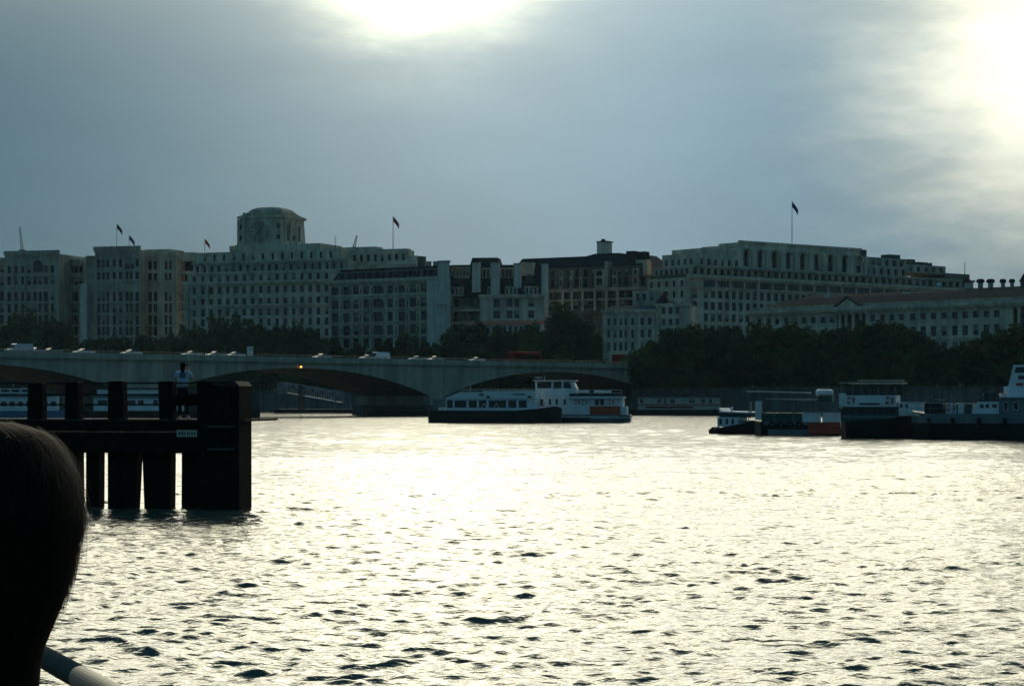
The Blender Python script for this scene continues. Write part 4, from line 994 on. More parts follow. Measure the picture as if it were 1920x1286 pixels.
# B: white passenger vessel with wheelhouse and orange panel
def boat_b():
    F = Frame('passenger_vessel', 'white passenger vessel with raised wheelhouse and orange stern panel', 'boat', 1000, 321, 1181, 319)
    X = F.u; r_ = 1090
    st = [(X(985), .6, .4, F.z(776, r_)), (X(1000), 2.0, 1.7, F.z(776.5, r_)), (X(1040), 2.8, 2.6, F.z(777, r_)), (X(1130), 2.8, 2.6, F.z(777.5, r_)), (X(1170), 2.5, 2.1, F.z(777.5, r_)), (X(1180), 2.0, 1.2, F.z(777, r_))]
    hull(F, st, 'white_paint', m_low='grey_paint', yc=2.8)
    mb = MB(); mb.box(X(1042), X(1106), -.06, .04, .1, .75, 'black_paint'); F.part(mb, 'dark_boot_stripe')
    mb = MB(); mb.box(X(1045), X(1178), -.1, .1, F.z(779, r_), F.z(777.2, r_), 'grey_paint'); F.part(mb, 'rubbing_strake')
    z0, z1 = F.z(778, r_), F.z(746.5, r_, .5)
    holes = F.grid([(1012.5, 14)], [(747.5, 762)], r_, .5) + F.grid([(1031, 4), (1044, 4), (1059, 4)], [(748, 759)], r_, .5) + F.grid([(1119, 9), (1129, 8), (1163, 7)], [(748, 760)], r_, .5)
    F.wall(X(1003, .5), X(1167, .5), z0, z1 + .01, .5, 5.0, 'white_paint', holes, reveal=.12, style='boat')
    F.box('deck_roof', 1066, 1168, 743, 746.6, 'white_paint', yb=-.1, dp=5.8); F.box('deck_edge', 1003, 1066, 741, 746.6, 'white_paint', yb=.45, dp=4.6)
    F.box('dark_bulwark', 1068, 1166, 737.5, 743, 'black_paint', yb=.8, dp=.1)
    F.box('bulwark', 1003, 1066, 733, 741, 'white_paint', yb=1.0, dp=.12)
    F.box('bulwark', 1064, 1106, 762, 777, 'white_paint', yb=-.02, dp=.4)
    o = F.box('stern_panel', 1106, 1163, 761.5, 776.5, 'orange_paint', yb=-.06, dp=.5); o['label'] = 'orange-red panel along the stern'
    F.box('bulwark', 1163, 1175, 762, 777, 'white_paint', yb=.1, dp=3)
    F.box('stern_platform', 1150, 1182, 778, 780.5, 'grey_paint', yb=.3, dp=4)
    # wheelhouse with raked right end
    y0, y1 = 1.2, 4.2; zb, zt = F.z(741, 1040, y0), F.z(714.5, 1040, y0); zs, zh = F.z(728, 1040, y0), F.z(716.5, 1040, y0)
    xa, xb, xc = X(1004, y0), X(1081, y0), X(1073, y0)
    mb = MB(); mb.prism([(xa, zb), (xb, zb), (xb, zs), (xa, zs)], y0, y1, 'white_paint'); F.part(mb, 'wheelhouse')
    for a, b_ in ((1006, 1034), (1039, 1053), (1055, 1071)):
        mb = MB(); mb.prism([(X(a, y0), zs), (X(b_, y0), zs), (X(b_, y0) - (.0 if b_ < 1070 else .35), zh), (X(a, y0), zh)], y0 + .05, y1 - .05, 'glass'); F.part(mb, 'window')
    for a in (1003.5, 1034, 1053, 1072):
        mb = MB(); x = X(a, y0); mb.prism([(x, zs), (x + .28, zs), (x + .28, zt), (x, zt)] if a < 1070 else [(x, zs), (x + .7, zs), (x + .15, zt), (x - .3, zt)], y0, y1, 'white_paint'); F.part(mb, 'post')
    mb = MB(); mb.box(X(1000, y0), X(1080, y0), y0 - .4, y1 + .4, zt, zt + .16, 'white_paint'); F.part(mb, 'wheelhouse_roof')
    mb = MB(); x = X(1021, 2.5); mb.tube((x, 2.5, zt), (x, 2.5, zt + .9), .05, .03, m='white_paint'); F.part(mb, 'mast')
    for a, b_, t0, t1 in ((1030, 1046, 733, 738), (1047, 1062, 733, 738), (1082, 1104, 732, 737), (1114, 1130, 732, 737), (1131, 1146, 732.5, 737)):
        mb = MB(); xa, xb = X(a, 1.6), X(b_, 1.6); zc = F.z((t0 + t1) / 2, 1090, 1.6); rr = (F.z(t0, 1090, 1.6) - F.z(t1, 1090, 1.6)) / 2
        mb.tube((xa + rr * .6, 1.8, zc), (xb - rr * .6, 1.8, zc), rr, n=12, m='white_paint'); mb.tube((xa, 1.8, zc), (xa + rr * .6, 1.8, zc), rr * .6, rr, n=12, m='white_paint'); mb.tube((xb - rr * .6, 1.8, zc), (xb, 1.8, zc), rr, rr * .6, n=12, m='white_paint'); mb.box(xa + .2, xb - .2, 1.5, 2.1, zc - rr * 1.5, zc - rr * .8, 'grey_paint'); F.part(mb, 'liferaft_canister')
    for px in (1082, 1096, 1146): lifebuoy(F, px, 754, .5, r_, .34)
    mb = MB(); x = X(1010, 2.6); mb.tube((x, 2.6, zt), (x, 2.6, zt + .5), .03, n=6, m='grey_paint'); mb.box(x - .5, x + .5, 2.52, 2.68, zt + .5, zt + .62, 'white_paint'); F.part(mb, 'radar')
    rails(F, X(1084, .9), X(1166, .9), .9, F.z(743, 1120, .9), 1.0, 1.5)
boat_b()
# gangway pier structure under the arch
def gangway():
    F = Frame('pier_gangway', 'pale lattice gangway sloping down to a floating pier beneath the arch', 'gangway', 520, 570, 668, 565)
    X = F.u
    A, B = (X(528), F.z(726, 528)), (X(640), F.z(746, 640))
    n = 12
    for y in (0, 2.4):
        mb = MB()
        for h in (0, 2.7): mb.tube((A[0], y, A[1] + h - 1.3), (B[0], y, B[1] + h - 1.3), .14, n=5, m='gangway_paint')
        for k in range(n + 1):
            x = A[0] + (B[0] - A[0]) * k / n; z = A[1] + (B[1] - A[1]) * k / n - 1.3
            mb.tube((x, y, z), (x, y, z + 2.7), .1, n=5, m='gangway_paint')
            if k < n: x2 = A[0] + (B[0] - A[0]) * (k + 1) / n; z2 = A[1] + (B[1] - A[1]) * (k + 1) / n - 1.3; mb.tube((x, y, z + (2.7 if k % 2 else 0)), (x2, y, z2 + (0 if k % 2 else 2.7)), .08, n=5, m='gangway_paint')
        F.part(mb, 'truss')
    mb = MB(); mb.poly([(A[0], 0, A[1] - 1.2), (B[0], 0, B[1] - 1.2), (B[0], 2.4, B[1] - 1.2), (A[0], 2.4, A[1] - 1.2)], 'grey_paint'); F.part(mb, 'walkway')
    mb = MB(); mb.box(X(520), X(533), -.4, 2.8, F.z(739, 525), F.z(716, 525), 'grey_paint'); F.part(mb, 'portal')
    mb = MB(); mb.box(X(560), X(566), -.2, 2.6, -1, F.z(722, 563), 'steel_dark'); F.part(mb, 'support_tower')
    mb = MB(); mb.box(X(520), X(690), -3, 5, -.4, 1.1, 'black_paint'); F.part(mb, 'pontoon')
    rails(F, X(610), X(672), -2.6, 1.1, 1.1, 2, 'grey_paint', r=.05)
    for px in (632, 654, 660, 686):
        mb = MB(); mb.tube((X(px), -1.5, -1), (X(px), -1.5, F.z(729, px)), .22, n=8, m='grey_paint'); F.part(mb, 'mooring_pile')
gangway()
def barge():
    F = Frame('river_barge', 'dark flat barge lying at the foot of the bridge pier', 'barge', 680, 462, 832, 452)
    X = F.u
    hull(F, [(X(680), 1.5, 1.1, 1.5), (X(688), 2.6, 2.4, 1.3), (X(820), 2.6, 2.4, 1.3), (X(832), 1.6, 1.2, 1.5)], 'black_paint', yc=2.6)
    F.box('hatch_cover', 700, 800, 763, 768, 'steel_dark', yb=1, dp=3)
    F.box('deck_hut', 812, 826, 748, 767, 'grey_paint', yb=1, dp=2.4)
barge()
# C: workboat with canopy
def boat_c():
    F = Frame('tug_boat', 'dark tug with small white arched-window wheelhouse at its low bow', 'boat', 1322, 209, 1432, 206)
    X = F.u
    st = [(X(1324), .3, .2, F.z(803, 1330)), (X(1334), 1.1, .8, F.z(803.5, 1334)), (X(1350), 1.7, 1.4, F.z(801, 1350)), (X(1380), 1.9, 1.7, F.z(796, 1380)), (X(1415), 1.9, 1.7, F.z(789, 1415)), (X(1432), 1.6, 1.3, F.z(787, 1432))]
    hull(F, st, 'black_paint', yc=1.9)
    mb = MB(); x = X(1326); mb.tube((x, 1.0, F.z(809, 1326)), (x, 2.8, F.z(809, 1326)), .3, n=12, m='rubber'); mb.tube((x + .1, 1.2, F.z(804, 1328)), (x + .1, 2.6, F.z(804, 1328)), .2, n=10, m='rubber'); F.part(mb, 'bow_fender')
    z0, z1 = F.z(800, 1360, .7), F.z(782, 1360, .7)
    F.wall(X(1345, .7), X(1384, .7), z0, z1, .7, 3.0, 'white_paint', F.grid([(1351, 6), (1363, 5.5), (1374, 5.5)], [(784.5, 796)], 1360, .7, True), reveal=.08, style='boat')
    F.box('upper_cabin', 1349, 1409, 773, 782.2, 'green_paint', yb=.8, dp=2.1)
    mb = MB(); zt = F.z(773, 1375, .6); mb.prism([(X(1348, .5), zt), (X(1410, .5), zt - .12), (X(1410, .5), zt + .05), (X(1352, .5), zt + .12), (X(1348, .5), zt + .45)], .5, 3.2, 'white_paint'); F.part(mb, 'roof')
    F.box('low_bulwark', 1384, 1424, 788, 793, 'grey_paint', yb=.4, dp=.1)
    mb = MB(); x = X(1372, 1.5); mb.tube((x, 1.5, zt), (x, 1.5, zt + .55), .12, n=8, m='white_paint'); F.part(mb, 'searchlight')
    for px in (1388, 1393): F.box('post', px, px + 1.6, 785, 793, 'white_paint', yb=.5, dp=.1)
boat_c()
def boat_c2():
    F = Frame('canopied_workboat', 'workboat with pale canopies, white roof tank and orange side panel', 'boat', 1408, 202, 1580, 199)
    X = F.u; r_ = 1500
    st = [(X(1408), 1.0, .7, F.z(790, r_)), (X(1425), 2.2, 2.0, F.z(790.5, r_)), (X(1500), 2.4, 2.2, F.z(791, r_)), (X(1570), 2.4, 2.2, F.z(791, r_)), (X(1579), 2.0, 1.7, F.z(791, r_))]
    hull(F, st, 'black_paint', yc=2.4)
    F.box('hull_band', 1440, 1514.5, 805, 815, 'grey_paint', yb=-.05, dp=.3, ref=r_)
    F.box('hull_band', 1432, 1514.5, 791, 797, 'grey_paint', yb=-.05, dp=.3, ref=r_)
    for px in (1449, 1464, 1481, 1499):
        mb = MB(); x, z = X(px, -.1), F.z(797, r_, -.1); n = 12; R0, r0 = .3, .1
        for a in range(n):
            for k in range(6):
                pts = []
                for aa, kk in ((a, k), (a + 1, k), (a + 1, k + 1), (a, k + 1)):
                    t1_, t2_ = 2 * math.pi * aa / n, 2 * math.pi * kk / 6; rr = R0 + r0 * math.cos(t2_)
                    pts.append((x + rr * math.cos(t1_), -.14 + r0 * math.sin(t2_), z + rr * math.sin(t1_)))
                mb.poly(pts, 'rubber')
        F.part(mb, 'tyre_fender')
    F.box('side_panel', 1515, 1577, 791, 801, 'orange_paint', yb=-.09, dp=.4, ref=r_)['label'] = 'orange-red side panel'
    F.box('side_panel', 1515, 1577, 802, 813, 'orange_paint', yb=-.07, dp=.4, ref=r_)
    F.box('bulwark', 1505, 1538, 773.5, 791, 'white_paint', yb=.0, dp=.25, ref=r_); F.box('bulwark', 1542, 1575, 773.5, 791, 'white_paint', yb=.0, dp=.25, ref=r_)
    F.box('bulwark_cap', 1503, 1577, 772.5, 773.6, 'cream_paint', yb=-.05, dp=.4, ref=r_)
    F.box('green_deckhouse', 1428, 1504, 774, 791, 'green_paint', yb=.8, dp=2.6, ref=r_)
    F.box('white_column', 1416, 1427, 752, 787, 'white_paint', yb=.9, dp=.5, ref=r_)
    F.box('post', 1406, 1409, 752, 774, 'cream_paint', yb=.6, dp=.12, ref=r_)
    # two canopies on posts
    mb = MB(); zt = F.z(735, r_, .3); mb.prism([(X(1397, .3), zt), (X(1506, .3), zt - .1), (X(1506, .3), zt), (X(1397, .3), zt + .16)], .9, 4.0, 'canvas'); F.part(mb, 'upper_canopy')
    mb = MB(); zl = F.z(751, r_, .2); mb.prism([(X(1436, .2), zl + .15), (X(1512, .2), zl), (X(1530, .2), zl + .1), (X(1530, .2), zl + .2), (X(1512, .2), zl + .2), (X(1436, .2), zl + .22)], .1, 3.8, 'canvas'); F.part(mb, 'lower_canopy')
    for px, t0 in ((1404, 736), (1452, 751), (1488, 751), (1490, 736), (1522, 751), (1529, 745)):
        mb = MB(); x = X(px, .4 if t0 > 740 else 1.2); y = .4 if t0 > 740 else 1.2; mb.tube((x, y, F.z(791, r_, y)), (x, y, F.z(t0, r_, y)), .05, n=6, m='grey_paint'); F.part(mb, 'canopy_post')
    y = 1.2; zc = F.z(736.5, 1546, y); rr = .33; xa, xb = X(1530, y), X(1562, y)
    mb = MB(); mb.tube((xa + .2, y, zc), (xb - .2, y, zc), rr, n=16, m='white_paint'); mb.tube((xa, y, zc), (xa + .2, y, zc), rr * .65, rr, n=16, m='white_paint'); mb.tube((xb - .2, y, zc), (xb, y, zc), rr, rr * .65, n=16, m='white_paint'); F.part(mb, 'roof_tank', None, None, False)['label'] = 'white cylindrical tank on the frame'
    F.box('tank_stand', 1534, 1560, 742, 753, 'green_paint', yb=.8, dp=1.2)
    for px in (1535, 1559):
        mb = MB(); x = X(px, .9); mb.tube((x, .9, F.z(791, r_, .9)), (x, .9, F.z(745, r_, .9)), .05, n=6, m='grey_paint'); F.part(mb, 'stand_leg')
boat_c2()
def boat_d1():
    F = Frame('party_boat', 'double-deck party boat with white upper deck wall and flat canopy', 'boat', 1574, 187, 1740, 185)
    X = F.u; r_ = 1640
    st = [(X(1574), 1.6, 1.3, F.z(789, r_)), (X(1585), 2.4, 2.1, F.z(790, r_)), (X(1650), 2.6, 2.3, F.z(787, r_)), (X(1690), 2.3, 1.8, F.z(781, r_)), (X(1715), 1.3, .8, F.z(777, r_)), (X(1728), .4, .2, F.z(776, r_))]
    hull(F, st, 'black_paint', yc=2.6)
    F.box('lower_cabin', 1576, 1684, 762, 790, 'green_paint', yb=.6, dp=4, ref=r_)
    F.box('cabin_band', 1578, 1682, 779, 784, 'grey_paint', yb=.55, dp=.3, ref=r_)
    F.box('upper_deck_wall', 1573, 1680, 741, 762.5, 'white_paint', yb=.2, dp=4.6, ref=r_)
    F.box('bow_block', 1573, 1586, 737, 742, 'white_paint', yb=.3, dp=4.4, ref=r_)
    for a, b_, t0, t1 in ((1611, 1650, 755.5, 758.5), (1660, 1666, 753, 757), (1669, 1675, 753, 757)): F.box('window', a, b_, t0, t1, 'glass', yb=.15, dp=.2, ref=r_)
    for a in np.linspace(1585, 1680, 7):
        F.box('window', a + .8, a + 12.2, 724, 741, 'glass_pale', yb=.6, dp=.1, ref=r_)
        F.box('post', a - .7, a + .7, 722, 741, 'green_paint', yb=.5, dp=.3, ref=r_)
    F.box('canopy', 1588, 1693, 716.5, 719, 'canvas', yb=-.2, dp=5, ref=r_); F.box('upper_canopy', 1608, 1692, 712.2, 714, 'canvas', yb=1.2, dp=2.6, ref=r_)
    for a in (1612, 1650, 1688): F.box('canopy_post', a, a + 1.4, 714, 716.6, 'steel_dark', yb=1.4, dp=.1, ref=r_)
    F.wall(X(1682, .8), X(1732, .8), F.z(779, r_), F.z(754, r_, .8), .8, 4.2, 'white_paint', F.grid([(1690, 5), (1700, 5)], [(757, 764)], r_, .8), reveal=.08, style='boat', name='fore_cabin')
    mb = MB(); x = X(1578, 1); mb.tube((x, 1, F.z(741, r_, 1)), (x, 1, F.z(716, r_, 1)), .05, n=6, m='grey_paint'); mb.box(x - .25, x + .3, .8, 1.2, F.z(718.5, r_, 1), F.z(716.5, r_, 1), 'canvas'); F.part(mb, 'lamp_post')
    for px in (1595, 1668): lifebuoy(F, px, 750, .2, r_)
    rails(F, X(1576, .3), X(1683, .3), .35, F.z(741, r_, .3), .45, .9, 'grey_paint', r=.02)
    rope(F, (X(1577, .2), .1, F.z(790, r_)), (X(1576, -3), -2.6, F.z(800, r_)), .3)
    for k in range(9): F.box('window', 1580 + k * 11.2, 1588.5 + k * 11.2, 766.5, 775, 'glass_pale', yb=.55, dp=.1, ref=r_)
    rails(F, X(1692, 1), X(1735, 1), 1.0, F.z(754, r_, .9), .75, .8, 'grey_paint', r=.02)
    F.box('stern_seat', 1574, 1580, 760, 766, 'cream_paint', yb=.1, dp=1, ref=r_)
boat_d1()
def boat_d2():
    F = Frame('river_ship', 'long black-hulled ship with grey band and tall white superstructure at right edge', 'ship', 1692, 180, 2120, 172)
    X = F.u; r_ = 1800
    zs = F.z(775.5, r_)
    st = [(X(1692), .3, .15, zs + .25), (X(1706), 1.5, 1.0, zs + .12), (X(1735), 2.8, 2.2, zs), (X(1800), 3.4, 3.1, zs), (X(1950), 3.4, 3.2, zs), (X(2090), 3.2, 2.9, zs), (X(2120), 2.2, 1.7, zs + .1)]
    zb = F.z(793.5, r_)
    mb = MB(); yc = 3.4; lo, hi = [], []
    for x, hd, hw, z in st:
        f_ = .9 * hd + .1 * hw
        lo.append([(x, yc - f_, zb), (x, yc - hw, .1), (x, yc - hw * .8, -.7), (x, yc + hw * .8, -.7), (x, yc + hw, .1), (x, yc + f_, zb)])
        hi.append([(x, yc - hd, z), (x, yc - f_, zb), (x, yc + f_, zb), (x, yc + hd, z)])
    for ring_, nm, m in ((lo, 'hull', 'black_paint'), (hi, 'topsides', 'grey_paint')):
        mb = MB()
        for a, b_ in zip(ring_[:-1], ring_[1:]):
            for k in range(len(a) - 1): mb.poly([a[k], b_[k], b_[k + 1], a[k + 1]], m)
            if nm == 'topsides': mb.poly([a[0], a[-1], b_[-1], b_[0]], 'grey_paint')
        mb.poly(ring_[0], m); mb.poly(ring_[-1], m); F.part(mb, nm)
    mb = MB(); x = X(1703, 1); mb.tube((x - .5, 1.7, zs + .1), (x + 1.5, 1.5, zs - .35), .12, n=6, m='canvas'); F.part(mb, 'anchor_gear')
    F.box('dark_opening', 1733, 1768, 755, 776, 'black_paint', yb=1.2, dp=4, ref=r_)  # solid black box paints in the dark opening between the cabins
    F.box('deckhouse', 1774, 1792.5, 755, 776, 'white_paint', yb=1, dp=4, ref=r_); F.box('deckhouse', 1796, 1807, 756, 776, 'white_paint', yb=1.1, dp=4, ref=r_); F.box('door', 1792.5, 1796, 757, 776, 'green_paint', yb=1.15, dp=.2, ref=r_); F.box('dark_deckhouse', 1808, 1824, 757, 776, 'green_paint', yb=1.3, dp=4, ref=r_)
    F.box('deck_beam', 1752, 1770, 748.5, 750, 'canvas', yb=1.5, dp=.2, ref=r_)
    for px in (1740, 1762, 1783, 1800):
        mb = MB(); x = X(px, 1.5); mb.tube((x, 1.5, F.z(756, r_, 1.5)), (x, 1.5, F.z(735, r_, 1.5)), .035, n=5, m='grey_paint'); F.part(mb, 'stanchion')
    rails(F, X(1700, .8), X(1832, .4), .75, zs, .9, .9, 'grey_paint', r=.022)
    for px in (1742, 1786, 1835, 1884):
        mb = MB(); x = X(px, -.1); mb.tube((x, -.14, zs - .35), (x, -.14, zs - 1.1), .16, n=10, m='rubber'); F.part(mb, 'fender')
    lifebuoy(F, 1783, 764, 1.0, r_)
    # saloon with raked front
    y0, y1 = .5, 6.2
    z0, z1 = F.z(775.6, r_), F.z(753, 1850, y0)
    F.wall(X(1834, y0), X(1873, y0), z0 - .02, z1, y0, y1, 'white_paint', F.grid([(1841, 8), (1851, 8), (1865, 10)], [(757, 765)], 1850, y0), reveal=.1, style='boat', name='saloon')
    mb = MB(); mb.prism([(X(1822, y0), z0), (X(1834, y0) - .01, z0), (X(1834, y0) - .01, z1), (X(1832, y0), z1), (X(1822, y0), z0 + .35)], y0 + .1, y1 - .1, 'white_paint'); F.part(mb, 'raked_front')
    mb = MB(); mb.prism([(X(1826, y0), z1), (X(1872, y0), z1), (X(1870, y0), F.z(737, 1850, y0)), (X(1846, y0), F.z(737, 1850, y0)), (X(1836, y0), F.z(746, 1850, y0))], y0 + .6, y1 - .6, 'glass_pale'); F.part(mb, 'raked_window')
    for px in (1842, 1856, 1868): F.box('post', px, px + 1.4, 737, 753, 'grey_paint', yb=y0 + .5, dp=.12, ref=1850)
    # tall superstructure
    F.wall(X(1873, y0) + .02, X(2060, y0), z0 - .02, F.z(744, 1900, y0), y0 - .1, y1, 'grey_paint', F.grid([(1886, 9), (1905, 10), (1930, 12), (1960, 12), (1990, 12)], [(753, 769)], 1900, y0), reveal=.1, style='boat', name='lower_superstructure')
    F.box('deck_edge', 1873, 2064, 743, 745.5, 'white_paint', yb=.2, dp=6.4, ref=1900)
    F.box('middle_superstructure', 1888, 2050, 729, 743.2, 'white_paint', yb=.8, dp=5, ref=1900)
    mb = MB(); x = X(1881, 1); mb.tube((x, 1.4, F.z(731, 1885, 1)), (x + .75, 1.4, F.z(731, 1885, 1)), .3, n=12, m='white_paint'); F.part(mb, 'liferaft_canister')
    ya, yb = 1.2, 5.4; zA, zB = F.z(729, 1905, ya), F.z(684, 1905, ya)
    xa, xt, xr = X(1889, ya), X(1900, ya), X(2040, ya)
    mb = MB(); zg0, zg1 = F.z(699, 1905, ya), F.z(688, 1905, ya); f0 = (zg0 - zA) / (zB - zA); f1 = (zg1 - zA) / (zB - zA)
    q = lambda f_: xa + (xt - xa) * f_
    mb.prism([(xa, zA), (xr, zA), (xr, zg0), (q(f0), zg0)], ya, yb, 'white_paint'); mb.prism([(q(f1), zg1), (xr, zg1), (xr, zB), (xt, zB)], ya, yb, 'white_paint'); mb.prism([(q(f0), zg0), (q(f0) + .25, zg0), (q(f1) + .25, zg1), (q(f1), zg1)], ya, yb, 'white_paint'); F.part(mb, 'wheelhouse')
    mb = MB(); mb.prism([(q(f0) + .26, zg0), (xr, zg0), (xr, zg1), (q(f1) + .26, zg1)], ya + .06, yb - .06, 'glass'); F.part(mb, 'window')
    F.box('window', 1909, 1935, 704, 711, 'glass_pale', yb=ya - .04, dp=.2, ref=1905); F.box('name_board', 1905, 1918, 718, 723, 'orange_paint', yb=ya - .05, dp=.1, ref=1905)
boat_d2()
# E: houseboats moored at the wall
def houseboat():
    F = Frame('houseboat', 'cream houseboat with red trim moored below the right embankment trees', 'houseboat', 1180, 484, 1356, 481)
    X = F.u; r_ = 1260
    hull(F, [(X(1180), 2.0, 1.6, F.z(767, r_)), (X(1190), 3, 2.8, F.z(768, r_)), (X(1335), 3, 2.8, F.z(768, r_)), (X(1352), 1.8, 1.3, F.z(764, r_))], 'black_paint', yc=3)
    F.wall(X(1196, .6), X(1350, .6), F.z(768.5, r_), F.z(744, r_, .6), .6, 5.4, 'cream_paint', F.grid([(1203, 8), (1236, 10), (1247, 5), (1261, 11), (1297, 14), (1318, 9), (1332, 7)], [(747, 757)], r_, .6), reveal=.12, style='boat')
    F.box('trim', 1196, 1350, 757.5, 760, 'orange_paint', yb=.5, dp=.2, ref=r_); F.box('trim', 1210, 1300, 762, 765, 'red_paint', yb=.45, dp=.2, ref=r_)
    mb = MB(); mb.taper(X(1193), X(1353), .2, 5.8, F.z(744, r_), F.z(737, r_), .8, .8, 1.5, 1.5, 'slate'); F.part(mb, 'roof')
    for px in (1186, 1193):
        mb = MB(); mb.tube((X(px), 1, 1.5), (X(px), 1, F.z(728, r_)), .12, n=6, m='steel_dark'); F.part(mb, 'mooring_post')
    F.box('wheelhouse', 1181, 1193, 749, 768, 'green_paint', yb=1, dp=3, ref=r_)
houseboat()
# boats seen through the jetty rails
def rail_boats():
    F = Frame('river_ferry', 'blue and white ferry seen through the jetty rails at left edge', 'boat', -110, 383, 128, 386)
    X = F.u; r_ = 40
    hull(F, [(X(-110), 1, .7, F.z(770, r_)), (X(-90), 2.4, 2.1, F.z(770, r_)), (X(100), 2.4, 2.1, F.z(770, r_)), (X(128), .4, .2, F.z(767, r_))], 'blue_paint', yc=2.4)
    F.wall(X(-80, .5), X(108, .5), F.z(771, r_), F.z(743, r_, .5), .5, 4.3, 'white_paint', F.grid(cols_px(-70, 100, 12, 11), [(752, 762)], r_, .5), reveal=.1, style='boat')
    F.box('roof', -85, 100, 738, 743.2, 'grey_paint', yb=.2, dp=4.4, ref=r_); F.box('upper_cabin', -40, 60, 728, 738, 'white_paint', yb=1, dp=3, ref=r_)
    for k in range(5): F.box('window', -36 + k * 19, -20 + k * 19, 730, 735, 'glass', yb=.95, dp=.1, ref=r_)
    F = Frame('excursion_boat', 'white-cabined excursion boat with dark stern seen behind the jetty rails', 'boat', 146, 392, 488, 398)
    X = F.u; r_ = 280
    hull(F, [(X(146), .5, .3, F.z(768, r_)), (X(165), 2.4, 2.0, F.z(770, r_)), (X(460), 2.6, 2.3, F.z(770, r_)), (X(488), 2.3, 2.0, F.z(768, r_))], 'black_paint', yc=2.6)
    F.wall(X(175, .5), X(345, .5), F.z(770.5, r_), F.z(746, r_, .5), .5, 4.6, 'white_paint', F.grid([(192, 20), (216, 16), (246, 18), (264, 12), (292, 10), (306, 8)], [(749, 761)], r_, .5), reveal=.1, style='boat')
    F.box('upper_cabin', 182, 300, 730, 742, 'white_paint', yb=1.0, dp=3, ref=r_); F.box('roof', 172, 330, 741.5, 746.2, 'grey_paint', yb=.3, dp=4.6, ref=r_); F.box('upper_roof', 178, 306, 727, 730.2, 'steel_dark', yb=.8, dp=3.4, ref=r_)
    F.box('stern_house', 350, 487, 738, 770, 'steel_dark', yb=.8, dp=3.6, ref=r_); F.box('stern_roof', 346, 480, 729, 738.2, 'steel_dark', yb=1.4, dp=2.4, ref=r_)
rail_boats()

